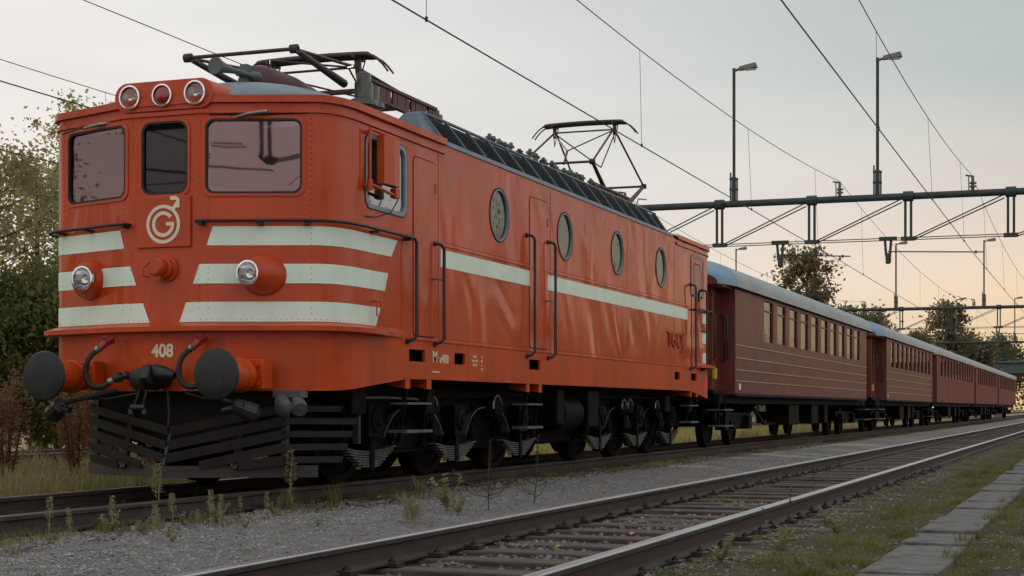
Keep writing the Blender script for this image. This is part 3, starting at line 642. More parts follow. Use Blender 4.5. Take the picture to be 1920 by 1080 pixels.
# rivets
m = MB()
def rivet(sg, s, z, rear=False, r=.009):
    p = [S(sg, s+r*math.cos(a), z+r*math.sin(a), 0.001, rear) for a in (0, 1.05, 2.09, 3.14, 4.19, 5.24)]; m.add(p+[S(sg, s, z, .007, rear)], [(i, (i+1) % 6, 6) for i in range(6)])
for sg in (1, -1):
    for i in range(60): rivet(sg, .02+i*.052, 1.565)
    for i in range(36):
        z = 1.62+i*.052
        for x in (.36, .45):
            if not (x < .4 and 2.2 < z < 2.7) and not (x > .4 and 2.66 < z < 3.44): rivet(sg, x, z)
        if z < 3.45: rivet(sg, s_x(1.335), z); rivet(sg, s_y(1.95) if z < 2.5 else s_x(1.33), z)
    for i in range(60):
        rivet(sg, .4+i*.048, 3.46)
    for i in range(210):
        y = 3.4+i*.05; s = s_y(y); rear = False
        if y > LC: s = s_y(2*LC-y); rear = True
        rivet(sg, s, 2.51, rear, .007); rivet(sg, s, 1.50, rear, .007)
    for y in (3.38, 3.46, 7.01, 7.09):
        for i in range(38): rivet(sg, s_y(y), 1.53+i*.052, False, .007)
ro = m.build('rivets', 'paint_front', loco, fix=False); ro['kind'] = 'stuff'
# front strips beside the centre panel
for sg in (1, -1):
    plate(MB(), [(.335, 1.56), (.375, 1.56), (.375, 3.44), (.335, 3.44)], sg, .0005, .0025).build('front_strip', 'paint_front', loco)
# emblem plate and emblem
pl = MB().box(-.285, .285, .592, .616, 2.235, 2.70).build('emblem_plate', 'paint_front', loco, bevel=.006)
def fr(x, z, o=.0): return (x, .5905-o, z)
m = MB(); cz = 2.445
def arcband(cx, cz, ro, ri, a0, a1, n=40):
    A = [(cx+ro*math.cos(lerp(a0, a1, i/n)), cz+ro*math.sin(lerp(a0, a1, i/n))) for i in range(n+1)]+[(cx+ri*math.cos(lerp(a1, a0, i/n)), cz+ri*math.sin(lerp(a1, a0, i/n))) for i in range(n+1)]
    k = n+1
    vs = [fr(x, z, .004) for x, z in A]; fs = [(i, i+1, 2*k-2-i, 2*k-1-i) for i in range(n)]
    m.add(vs, fs)
ex = .005
arcband(ex, cz, .178, .146, 0, 2*math.pi, 56); arcband(ex, cz, .118, .084, R(38), R(352))
def quad(p):
    QN[0] += 1; m.add([fr(x, z, .0042+.0006*QN[0]) for x, z in p], [tuple(range(len(p)))])
quad([(ex+.03, cz-.016), (ex+.118, cz-.016), (ex+.116, cz+.017), (ex+.03, cz+.017)])
a = R(52); dx, dz = math.cos(a), math.sin(a); b0 = (ex+dx*.17, cz+dz*.17); b1 = (ex+dx*.245, cz+dz*.245); px, pz = -dz*.017, dx*.017
quad([(b0[0]-px, b0[1]-pz), (b1[0]-px, b1[1]-pz), (b1[0]+px, b1[1]+pz), (b0[0]+px, b0[1]+pz)])
tip = (ex+.175, cz+.222)
quad([(tip[0], tip[1]+.0), (tip[0]-.035, tip[1]+.03), (tip[0]-.10, tip[1]+.03), (tip[0]-.10, tip[1]-.005), (tip[0]-.03, tip[1]-.005)])
quad([(tip[0], tip[1]), (tip[0]-.036, tip[1]-.004), (tip[0]-.036, tip[1]-.075), (tip[0], tip[1]-.075)])
m.build('emblem', 'cream', pl, fix=False)
# socket with lid under the emblem
m = MB(); m.lathe((.02, .615, 2.04), (0, -1, 0), [(0, .125), (.02, .125), (.022, .095), (.07, .095), (.08, .085)], 24)
sk = m.build('socket', 'paint_front', loco, smooth=35)
m = MB(); m.lathe((0, .54, 2.045), (-.25, -1, .05), [(0, .085), (.05, .088), (.07, .07)], 20); m.tube([(-.09, .50, 2.09), (-.14, .47, 2.04), (-.13, .47, 1.97), (-.08, .5, 1.96)], .014, 6); m.box(-.03, .03, .49, .54, 1.93, 1.97); m.build('socket_lid', 'paint_front', sk, smooth=35)
# headlights
def lamp(x, y, z, r, mat='lens', tilt=0):
    h = MB(); h.lathe((x, y, z), (0, -1, 0), [(-.02, r*1.12), (.0, r*1.16), (.02, r*1.12), (.022, r*.98), (.0, r*.97)], 32, False)
    o = h.build('headlight', 'chrome', loco, smooth=50)
    if mat == 'lens':
        MB().lathe((x, y+.10, z), (0, -1, 0), [(0, .008), (.004, r*.3), (.02, r*.62), (.05, r*.88), (.09, r*.99)], 32, False).build('reflector', 'chrome', o, smooth=80)
        MB().lathe((x, y+.09, z), (0, -1, 0), [(0, .018), (.04, .018), (.055, .008)], 12).build('bulb', 'cream', o, smooth=60)
        MB().lathe((x, y, z), (0, -1, 0), [(0, r), (.010, r*.8), (.018, r*.4), (.020, .001)], 32, False).build('lens', 'lens', o, smooth=80)
    else:
        MB().lathe((x, y, z), (0, -1, 0), [(0, r), (.012, r*.85), (.024, r*.5), (.028, .001)], 32, False).build('lens', 'redlens', o, smooth=80)
    return o
bar = MB(); po = []
for sx, a0 in ((1, -90), (-1, 90)):
    for i in range(13): a = R(a0+180*i/12); po.append((sx*.385+.135*math.cos(a), 3.625+.135*math.sin(a)))
bar.prism([(x, .60, z) for x, z in po], [(x, 1.15, z) for x, z in po]); hb = bar.build('headlight_bar', 'paint_front'); cb = MB()
for x, r in ((-.345, .100), (0, .094), (.345, .100)): cb.lathe((x, .5, 3.624), (0, 1, 0), [(0, r), (.25, r)], 32)
cut(hb, cb); resharp(hb, 'paint_front', 40); hb.parent = loco
for rear_bar in (0,):
    lamp(-.345, .585, 3.625, .098); lamp(.345, .585, 3.625, .098); lamp(0, .585, 3.622, .092, 'red')
for sg in (1, -1):
    m = MB(); m.lathe((sg*.93, .90, 1.97), (-sg*.06/.3, -1, .03), [(0, .20), (.13, .19), (.20, .165), (.27, .130), (.285, .125), (.284, .104), (.17, .10), (.17, .0)], 36)
    m.build('headlight_housing', 'paint_front', loco, smooth=35)
    lamp(sg*.875, .606, 1.978, .100)
# wipers
for sg, x0, x1 in ((1, .66, 1.0), (-1, -.95, -.55)):
    m = MB(); m.tube([(x0, .72, 3.40), ((x0+x1)/2, .70, 3.425), (x1, .74, 3.44)], [.012, .018, .022], 8)
    w = m.build('wiper', 'steel', loco, smooth=60)
    MB().tube([(x0+.1*0, .70, 3.405), (x0-.25 if sg > 0 else x0-.35, .72 if sg > 0 else .88, 3.39)], .008, 6).build('wiper_arm', 'black', w)
MB().tube([S(1, s_x(.46)+i*.03, 3.425, .006) for i in range(12)]+[S(1, s_x(1.0)+i*.03, 3.43+.001*i, .01) for i in range(12)], .007, 6).build('water_pipe', 'black', loco)
# number and lettering
textmesh('number', '408', .165, lambda x, y, z: (x-.02, .6165-z, 1.285+y), 'cream', loco, sx=.92, offs=.005)
textmesh('side_number', 'M', .17, lambda x, y, z: (1.5525+z, 3.30+x, 1.292+y), 'cream', loco, sx=1., offs=.001)
textmesh('side_number', 'a408', .13, lambda x, y, z: (1.5525+z, 3.545+x, 1.277+y), 'cream', loco, sx=1., offs=.001)
for k, (t1, t2, yy) in enumerate((('3/9/52', '74', 0), ('Vmax 105', '68', 0), ('Br.vikt', '4', 0), ('', '80', 0))):
    if t1: textmesh('data_lettering', t1, .042, lambda x, y, z, k=k: (1.5525+z, 4.43+x, 1.33-k*.045+y), 'cream', loco)
    textmesh('data_lettering', t2, .042, lambda x, y, z, k=k: (1.5525+z, 4.64+x, 1.33-k*.045+y), 'cream', loco)
MB().box(1.5515, 1.5535, 3.22, 3.42, 1.135, 1.147).build('jacking_mark', 'cream', loco)
textmesh('owner_letters', 'TGOJ', .36, lambda x, y, z: (1.560+z, 13.33+x, 1.865+y), 'letter', loco, depth=.025, sx=1.25)
# small step loop on the corner
m = MB(); m.tube([S(1, s_y(1.75), 1.78, .0), S(1, s_y(1.75), 1.78, .06), S(1, s_y(1.75), 1.64, .06), S(1, s_y(1.84), 1.62, .06), S(1, s_y(1.84), 1.78, .06), S(1, s_y(1.84), 1.78, 0)], .008, 6); m.build('corner_step', 'paint', loco)
# mirror box beside the cab window
m = MB(); m.add([(W+.04, 1.80, 2.90), (W+.115, 1.80, 2.90), (W+.135, 1.99, 2.90), (W+.115, 2.16, 2.90), (W+.04, 2.16, 2.90), (W+.04, 1.80, 3.36), (W+.115, 1.80, 3.36), (W+.135, 1.99, 3.36), (W+.115, 2.16, 3.36), (W+.04, 2.16, 3.36)], [(0, 4, 3, 2, 1), (5, 6, 7, 8, 9)]+[(i, (i+1) % 5, 5+(i+1) % 5, 5+i) for i in range(5)])
mi = m.build('mirror', 'paint_front', loco)
m = MB(); m.tube([(W+.06, 1.60, 2.82), (W+.06, 1.60, 3.40)], .014, 6); m.tube([(W, 1.60, 3.36), (W+.07, 1.62, 3.38), (W+.08, 2.2, 3.38)], .014, 6); m.tube([(W, 1.60, 2.86), (W+.08, 1.62, 2.86), (W+.08, 2.12, 2.82)], .016, 6)
m.lathe((W+.06, 1.60, 2.86), (0, 0, 1), [(-.05, .03), (.05, .03)], 8); m.box(W+.04, W+.10, 2.10, 2.2, 2.80, 2.89); m.build('mirror_bracket', 'paint_front', mi)
MB().tube([(W+.08, 2.2, 2.9), (W+.07, 2.2, 2.78), (W+.07, 2.05, 2.65), (W+.02, 1.8, 2.58), (W, 1.6, 2.57)], .006, 6).build('mirror_cable', 'rubber', mi)
# gutter and cornice
for rear in (False, True):
    for nm, of, z0, z1, mt in (('cornice', .0, 3.44, 3.475, 'paint'), ('roof_edge', .0, 3.535, 3.60, 'paint')):
        rows = [[], [], [], []]; smax = s_y(3.55); oo = .022 if nm == 'cornice' else .04
        for i in range(-90, 91):
            s = abs(i)/90*smax; sg = 1 if i >= 0 else -1
            for r_, (o, z) in zip(rows, ((-.02, z0), (oo, z0), (oo, z1), (-.06, z1+.02))): r_.append(S(sg, s, z, o, rear))
        MB().sheet(rows).build(nm, mt, loco, smooth=30)
for sg in (1, -1): MB().box(sg*1.52-.045, sg*1.52+.045, 3.55, 13.15, 3.536, 3.585).build('gutter', 'gutter', loco, bevel=.006)
# cab roofs
def hw(y):
    best = W
    for i in range(len(_h)-1):
        if _h[i][1] <= y <= _h[i+1][1] and _h[i+1][1] > _h[i][1]: best = lerp(_h[i][0], _h[i+1][0], (y-_h[i][1])/(_h[i+1][1]-_h[i][1]))
    return min(W, best)
for rear in (False, True):
    rows = []; NA = 28
    for j in range(30):
        f = j/29; y = .70+.02+(3.6-.72)*f**1.35; w = max(.45, hw(y-.02)-.03); h = .37*min(1, ((y-.70)/.95))**.55
        if j == 0: h = 0.0; w = .44
        rows.append([(w*math.sin(R(-90+180*i/NA)), 2*LC-y-.09 if rear else y+.09, 3.59+h*(math.cos(R(-90+180*i/NA))**1.9 if abs(i-NA/2) < NA/2 else 0)) for i in range(NA+1)])
    MB().sheet(rows).build('cab_roof', 'roof', loco, smooth=50)
MB().box(-1.5, 1.5, 3.3, 13.4, 3.50, 3.56).build('roof_deck', 'roof', loco)
MB().box(-1.22, 1.22, 3.62, 13.08, 3.56, 3.86).build('roof_centre', 'louvre_frame', loco)
# louvre panels along both roof edges
NP = 15; y0, y1 = 3.60, 13.10; lv = None; lf = None
for sg in (1, -1):
    for k in range(NP):
        yc = y0+(y1-y0)*(k+.5)/NP; hl = (y1-y0)/NP/2
        if lv is None:
            m = MB()
            for i in range(9):
                f = (i+.3)/9; x = lerp(1.50, 1.28, f)-1.4; z = lerp(3.60, 3.90, f); m.add([(x+.012, -hl+.02, z), (x+.012, hl-.02, z), (x-.03, hl-.02, z+.028), (x-.03, -hl+.02, z+.028), (x+.012, -hl+.02, z+.006), (x+.012, hl-.02, z+.006), (x-.03, hl-.02, z+.034), (x-.03, -hl+.02, z+.034)], [(0, 3, 2, 1), (4, 5, 6, 7), (0, 1, 5, 4), (1, 2, 6, 5), (2, 3, 7, 6), (3, 0, 4, 7)])
            lv = m.build('louvre_panel', 'louvre_frame', loco)
            m = MB(); m.add([(.05, -hl, 3.60), (.05, hl, 3.60), (-.17, hl, 3.90), (-.17, -hl, 3.90)], [(0, 1, 2, 3)])
            lf = m.build('louvre_frame', 'louvre_frame', lv); lf.data.materials.clear(); lf.data.materials.append(M['dark'])
            m2 = MB(); m2.bar((.115, -hl, 3.60), (-.125, -hl, 3.91), .02, .03); m2.bar((-.125, -hl, 3.915), (-.125, hl, 3.915), .03, .02); lt = m2.build('louvre_top_rail', 'roof', lv)
            L0 = lv; lv.location = (1.4, yc, 0)
        else:
            o = inst(L0, 'louvre_panel', (sg*1.4, yc, 0), loco, (0, 0, 0), (sg, 1, 1))
            inst(lf, 'louvre_frame', (0, 0, 0), o); inst(lt, 'louvre_top_rail', (0, 0, 0), o)
for sg in (1, -1):
    for ya, yb in ((3.32, 3.60), (13.38, 13.10)):
        MB().add([(sg*1.5, yb, 3.585), (sg*1.2, yb, 3.585), (sg*1.25, yb, 3.92), (sg*1.28, yb, 3.92), (sg*1.42, ya+.1*(yb-ya), 3.60), (sg*.9, ya, 3.60), (sg*1.1, lerp(ya, yb, .75), 3.91), (sg*1.24, lerp(ya, yb, .75), 3.90)], [(0, 1, 2, 3), (4, 7, 6, 5), (0, 3, 7, 4), (3, 2, 6, 7), (0, 4, 5, 1), (1, 5, 6, 2)]).build('louvre_end_plate', 'roof', loco, bevel=.01)
# second tier over the machine room
MB().add([(-.95, 6.55, 3.86), (.95, 6.55, 3.86), (.95, 11.75, 3.86), (-.95, 11.75, 3.86), (-.80, 7.0, 4.16), (.80, 7.0, 4.16), (.80, 11.70, 4.16), (-.80, 11.70, 4.16)], [(0, 3, 2, 1), (4, 5, 6, 7), (0, 1, 5, 4), (1, 2, 6, 5), (2, 3, 7, 6), (3, 0, 4, 7)]).build('roof_housing', 'roof', loco, bevel=.015)
for sg in (1, -1):
    m = MB()
    for k in range(6):
        ya = 8.15+k*.6
        for i in range(6): z = 3.90+i*.043; x = sg*(.95-.15*(z-3.86)/.3+.012); m.bar((x, ya+.02, z), (x, ya+.56, z), .03, .014)
        m.bar((sg*.955, ya, 3.86), (sg*.81, ya, 4.16), .03, .03)
    m.build('housing_louvres', 'louvre', loco)
nb = None
for k in range(24):
    y = 7.05+k*.2+random.uniform(-.04, .04); x = .72+random.uniform(-.05, .05)
    if nb is None:
        mm = MB(); mm.lathe((0, 0, 0), (0, 0, 1), [(0, .03), (.05, .03), (.05, .055), (.075, .055), (.08, .03), (.11, .025)], 7); nb = mm.build('bushing', 'insul', loco); nb.location = (x, y, 4.16)
    else: inst(nb, 'bushing', (x, y, 4.15+random.uniform(0, .02)), loco, (random.uniform(-.2, .2), random.uniform(-.2, .2), 0), (1, 1, random.uniform(.7, 1.15)))
MB().tube([(.55, 6.9, 4.2), (.5, 8.5, 4.26), (.5, 11.5, 4.24)], .02, 6).build('roof_busbar', 'panto', loco)
# horn, aerial, tank
m = MB(); m.lathe((.05, 1.42, 4.06), (.12, 1, .02), [(0, .082), (.015, .086), (.05, .07), (.14, .05), (.3, .030), (.55, .022), (.62, .05), (.70, .05)], 20); hn = m.build('air_horn', 'grey', loco, smooth=40)
m = MB(); m.box(.02, .10, 1.95, 2.10, 3.80, 4.18); m.box(.0, .12, 1.9, 2.16, 4.06, 4.13); m.build('horn_stand', 'grey', hn)
m = MB(); pts = []
for i, (y, r) in enumerate(((2.35, .10), (2.42, .19), (2.55, .23), (3.2, .23), (3.6, .20), (3.9, .10))): pts.append((y-2.35, r))
m.lathe((-.15, 2.45, 4.10), (0, 1, 0), [(a, b) for a, b in pts], 16); m.build('air_tank', 'maroon', loco, smooth=40).scale = (1.0, 1, 1)
MB().lathe((.35, 2.75, 3.98), (0, 1, -.02), [(0, .04), (.05, .10), (1.0, .11), (1.1, .05)], 12).build('air_tank', 'maroon', loco, smooth=40)
# pantographs
def stack(mb, x, y, z, h=.36, r=.12):
    mb.lathe((x, y, z), (0, 0, 1), [(0, r*.7), (h*.12, r*.7), (h*.16, r*1.25), (h*.26, r*1.25), (h*.32, r*.75), (h*.42, r*.75), (h*.46, r*1.3), (h*.58, r*1.3), (h*.64, r*.85), (h, r*.85)], 16)
def pantograph(yc, d, raised):
    p = None
    zb = 4.20 if not raised else 4.16
    b = MB()
    base = []
    for x in (-.68, .68):
        b2 = MB()
        L = 1.75
        for z in (zb-.09, zb+.09): b2.box(x-.03, x+.03, yc-.25 if d > 0 else yc-L, yc+L if d > 0 else yc+.25, z-.016, z+.016)
        k = 12
        for i in range(k+1):
            ya = (yc-.25 if d > 0 else yc-L)+(L+.25)*i/k; wdt = .10 if i % 3 else .20
            b2.box(x-.012, x+.012, ya-wdt/2, ya+wdt/2, zb-.09, zb+.09)
        base.append(b2)
    fr_ = base[0]; fr_.add(base[1].v, base[1].f)
    for yo in (-.15, .8, 1.65): fr_.box(-.68, .68, yc+d*yo-.04, yc+d*yo+.04, zb-.06, zb-.02)
    p = fr_.build('pantograph', 'maroon', loco)
    for x in (-.75, .75):
        for yo in (-.2, 1.55):
            m = MB(); stack(m, x, yc+d*yo, zb-.44, .42); m.build('insulator', 'insul', p, smooth=40)
    zh = 5.50 if raised else 4.58
    if raised: kn = {-1: (1.5, 4.62), 1: (1.5, 4.62)}
    else: kn = {-1: (1.62, 4.30), 1: (1.62, 4.30)}
    for e in (-1, 1):
        ky = yc+e*kn[e][0]; kz = kn[e][1]
        for x in (-.6, .6):
            MB().tube([(x*.95, yc+e*.45, zb-.02), (x, ky, kz)], [.045, .028], 8).build('lower_arm', 'panto', p, smooth=60)
            MB().tube([(x, ky, kz), (x*.85, yc+e*.05, zh-.14)], .017, 8).build('upper_arm', 'panto', p, smooth=60)
        m = MB(); m.tube([(-.64, ky, kz), (.64, ky, kz)], .02, 8)
        for x in (-.6, .6): m.lathe((x-.04, ky, kz), (1, 0, 0), [(0, .045), (.08, .045)], 10)
        m.build('knee_shaft', 'panto', p, smooth=50)
        q = (0, lerp(yc, ky, .62), lerp(zh-.14, kz, .62))
        for x in (-.52, .52): MB().tube([(x, yc+e*.06, zh-.15), q], .011, 6).build('cross_brace', 'panto', p)
        if raised and e < 0: MB().tube([q, (.1, ky+.1, kz)], .02, 6).build('cross_brace', 'panto', p)
    # head: two strips with down-turned horns
    for yo in (-.07, .07):
        pts = []
        for i in range(31):
            x = -.9+1.8*i/30; a = abs(x); z = zh-.012*(a/.6)**2 if a < .6 else zh-.012-.20*((a-.6)/.3)**2.2
            pts.append((x, yc+yo, z))
        MB().tube(pts, [.012 if abs(q[0]) > .66 else .032 for q in pts], 8).build('contact_strip', 'panto', p, smooth=60)
    m = MB()
    for x in (-.52, .52):
        m.bar((x, yc-.14, zh-.03), (x, yc+.14, zh-.03), .04, .04); m.bar((x, yc, zh-.03), (x, yc, zh-.22), .05, .05); m.tube([(x, yc-.10, zh-.05), (x, yc-.02, zh-.36), (x+.02, yc+.12, zh-.05)], .008, 5)
    m.tube([(-.5, yc, zh-.13), (.5, yc, zh-.13)], .014, 6); m.build('head_frame', 'panto', p)
pantograph(3.62, 1, False); pantograph(13.35, -1, True)
m = MB(); stack(m, .82, 3.12, 3.72, .44, .115); m.lathe((.82, 3.12, 4.16), (0, 0, 1), [(0, .075), (.10, .075), (.12, .03)], 12); m.build('roof_insulator', 'insul', loco, smooth=40)
for yy in (2.9, 14.2): MB().tube([(.82, yy, 4.3), (.6, yy+.3, 4.36), (.4, yy+.9, 4.34)], .012, 6).build('roof_lead', 'panto', loco)
# buffers
for rear in (False, True):
    T = (lambda p: (p[0], 2*LC-p[1], p[2])) if rear else (lambda p: p)
    ax = (0, -1, 0) if rear else (0, 1, 0)
    for sg in (1, -1):
        x = sg*.885; o0 = T((x, 0, 1.055))
        d = MB(); d.lathe(o0, ax, [(0, .001), (.002, .10), (.008, .16), (.022, .215), (.040, .226), (.055, .215), (.075, .14), (.10, .09), (.2, .085)], 40, False); b = d.build('buffer', 'buffer_black', loco, smooth=40)
        MB().lathe(o0, ax, [(.12, .10), (.121, .135), (.14, .145), (.42, .145), (.43, .155), (.47, .155), (.48, .13), (.6, .13)], 28).build('buffer_casing', 'paint_skirt', b, smooth=35)
        m = MB(); y = T((0, .52, 0))[1]; y2 = T((0, .70, 0))[1]; m.box(x-.19, x+.19, min(y, y2), max(y, y2), .93, 1.20)
        m.build('buffer_mount', 'paint_skirt', b, bevel=.01)
        m = MB()
        for ox in (-.13, .13):
            for oz in (-.08, .09): m.lathe(T((x+ox, .52, 1.06+oz)), (0, 1, 0) if rear else (0, -1, 0), [(0, .022), (.025, .022)], 6)
        m.build('bolt', 'paint_skirt', b)
# draw hook and screw coupling
m = MB(); m.lathe((0, .60, 1.04), (0, -1, 0), [(0, .10), (.05, .10), (.08, .06), (.16, .055)], 14)
hp = [(-.0, .46, .98), (0, .36, .99), (0, .30, 1.05), (0, .32, 1.12), (0, .40, 1.13)]
m.tube([(0, .5, 1.04)]+hp, [.06, .065, .065, .06, .05, .03], 10); hk = m.build('draw_hook', 'black', loco, smooth=50)
m = MB(); m.lathe((-.09, .44, 1.03), (.0, -1, -.1), [(-.03, .03), (0, .10), (.10, .11), (.13, .06)], 14); m.lathe((.03, .42, 1.08), (1, -.2, -.1), [(0, .085), (.1, .075), (.24, .03)], 12); m.build('coupling_lever', 'black', hk, smooth=50)
m = MB(); m.tube([(-.07, .36, 1.02), (-.10, .34, .88), (-.14, .34, .78)], .013, 6); m.tube([(.0, .36, 1.0), (-.02, .34, .88), (-.05, .34, .78)], .013, 6); m.tube([(-.17, .34, .77), (-.02, .34, .77)], .03, 8); m.lathe((-.17, .34, .76), (0, 0, -1), [(0, .025), (.05, .03)], 8); m.lathe((-.03, .34, .76), (0, 0, -1), [(0, .025), (.05, .03)], 8)
m.build('coupling_link', 'black', hk, smooth=50)
MB().tube([(.08, .5, .93), (.14, .46, .88), (.15, .46, .72), (.14, .46, .6)], .012, 6).build('coupling_chain', 'black', hk)
# brake hoses
def hose(pts, name='brake_hose', r=.026):
    P = [Vector(p) for p in pts]; out = []
    for i in range(len(P)-1):
        p0, p1, p2, p3 = P[max(i-1, 0)], P[i], P[i+1], P[min(i+2, len(P)-1)]
        for k in range(6):
            t = k/6; out.append(.5*((2*p1)+(-p0+p2)*t+(2*p0-5*p1+4*p2-p3)*t*t+(-p0+3*p1-3*p2+p3)*t**3))
    out.append(P[-1]); return MB().tube(out, r, 10).build(name, 'rubber', loco, smooth=70)
for dx, ends in ((-.575, True), (.41, False)):
    o = hose([(dx, .44, 1.31), (dx-.07, .38, 1.23), (dx-.10, .36, 1.10), (dx-.06, .37, .98), (dx+.04, .40, .955), (dx+.13, .45, 1.02)])
    m = MB(); m.tube([(dx-.01, .44, 1.30), (dx+.03, .48, 1.36), (dx+.06, .56, 1.39)], [.03, .035, .03], 8); m.tube([(dx+.0, .50, 1.35), (dx+.10, .45, 1.38), (dx+.16, .43, 1.41)], .012, 6); m.tube([(dx+.04, .50, 1.36), (dx+.02, .46, 1.41), (dx+.07, .45, 1.42)], .010, 6); m.build('hose_cock', 'redcock', o)
    m = MB(); m.tube([(dx+.0, .43, 1.32), (dx-.02, .425, 1.295)], .032, 10); m.tube([(dx+.10, .43, 1.0), (dx+.13, .45, 1.02)], .032, 10); m.build('hose_clamp', 'steel', o)
    m = MB(); m.lathe((dx+.14, .45, 1.03), (.8, .6, .3), [(0, .035), (.05, .05), (.09, .03), (.12, .045), (.16, .02)], 10); m.tube([(dx+.2, .48, 1.0), (dx+.19, .46, 1.09)], .02, 6); m.tube([(dx+.24, .53, 1.05), (dx+.28, .62, 1.05)], .03, 8); m.build('hose_coupling', 'black', o)
# cables and connectors under the buffers
for sg in (-1, 1):
    o = hose([(sg*.45, .55, .93), (sg*.62, .42, .88), (sg*.80, .36, .83), (sg*.95, .36, .80)], 'heating_cable', .022)
    m = MB(); m.lathe((sg*.90, .30, .79), (sg*.5, .35, -.25), [(0, .07), (.12, .085), (.2, .09), (.24, .05)], 10); m.lathe((sg*.80, .30, .74), (sg*1, .1, .2), [(0, .03), (.22, .04)], 8); m.build('cable_connector', 'black', o)
    MB().tube([(sg*.25, .58, .90), (sg*.5, .48, .85), (sg*.72, .42, .85)], .012, 6).build('heating_cable', 'black', loco)
m = MB(); m.lathe((1.14, .72, .86), (.45, -.5, -.55), [(0, .05), (.1, .075), (.17, .08), (.19, .06), (.2, .0)], 14); m.lathe((1.26, .80, .85), (.45, -.5, -.55), [(0, .05), (.1, .07), (.16, .075), (.17, .0)], 14); m.box(1.05, 1.32, .74, .9, .86, .925); m.build('jumper_sockets', 'spring', loco, smooth=40)
# snow plough
pg = MB(); nose = (0, .56)
pg.add([(0, .56, .125), (1.24, 1.22, .125), (1.24, 1.22, .235), (0, .56, .235), (0, .60, .125), (1.24, 1.26, .125), (1.24, 1.26, .235), (0, .60, .235)], [(0, 1, 2, 3), (4, 7, 6, 5), (3, 2, 6, 7), (0, 4, 5, 1), (1, 5, 6, 2)])
pg.add([(0, .56, .125), (-1.24, 1.22, .125), (-1.24, 1.22, .235), (0, .56, .235), (0, .60, .125), (-1.24, 1.26, .125), (-1.24, 1.26, .235), (0, .60, .235)], [(3, 2, 1, 0), (5, 6, 7, 4), (7, 6, 2, 3), (1, 5, 4, 0), (2, 6, 5, 1)])
pr = pg.build('snow_plough', 'plough', loco)
MB().bar((0, .60, .235), (0, .74, .56), .03, .03).build('nose_bar', 'plough', pr)
for sg in (1, -1):
    for k, (zn, zb_) in enumerate(((.555, .765), (.42, .648), (.30, .527), (.235, .407), (.235, .29))):
        f0 = 0 if k < 3 else (.30 if k == 3 else .62)
        def pt(f, z): return (sg*1.04*f, .60+.30*max(0, (z-.235))*(1-f)+(.97-.60)*f, z)
        a = pt(max(.01, f0), zn); b = pt(1, zb_)
        MB().bar(a, b, .02, .085, (0, -.35, 1)).build('plough_slat', 'plough', pr)
        MB().bar(b, (sg*1.32, 2.0-.10*k, zb_-.01), .02, .058, (sg*.3, 0, 1)).build('plough_slat', 'plough', pr)
    MB().bar((sg*1.02, 1.02, .24), (sg*1.02, 1.05, .9), .05, .06).build('plough_strut', 'plough', pr)
    MB().bar((sg*1.29, 1.98, .42), (sg*1.29, 1.98, .95), .05, .06).build('plough_strut', 'plough', pr)
    MB().bar((sg*.6, .86, .2), (sg*.6, 1.1, .95), .05, .06).build('plough_strut', 'plough', pr)
MB().box(-1.0, 1.0, 1.05, 1.12, .45, 1.0).build('plough_gap_shade', 'dark', pr)  # dark sheet added as the shade between the slats
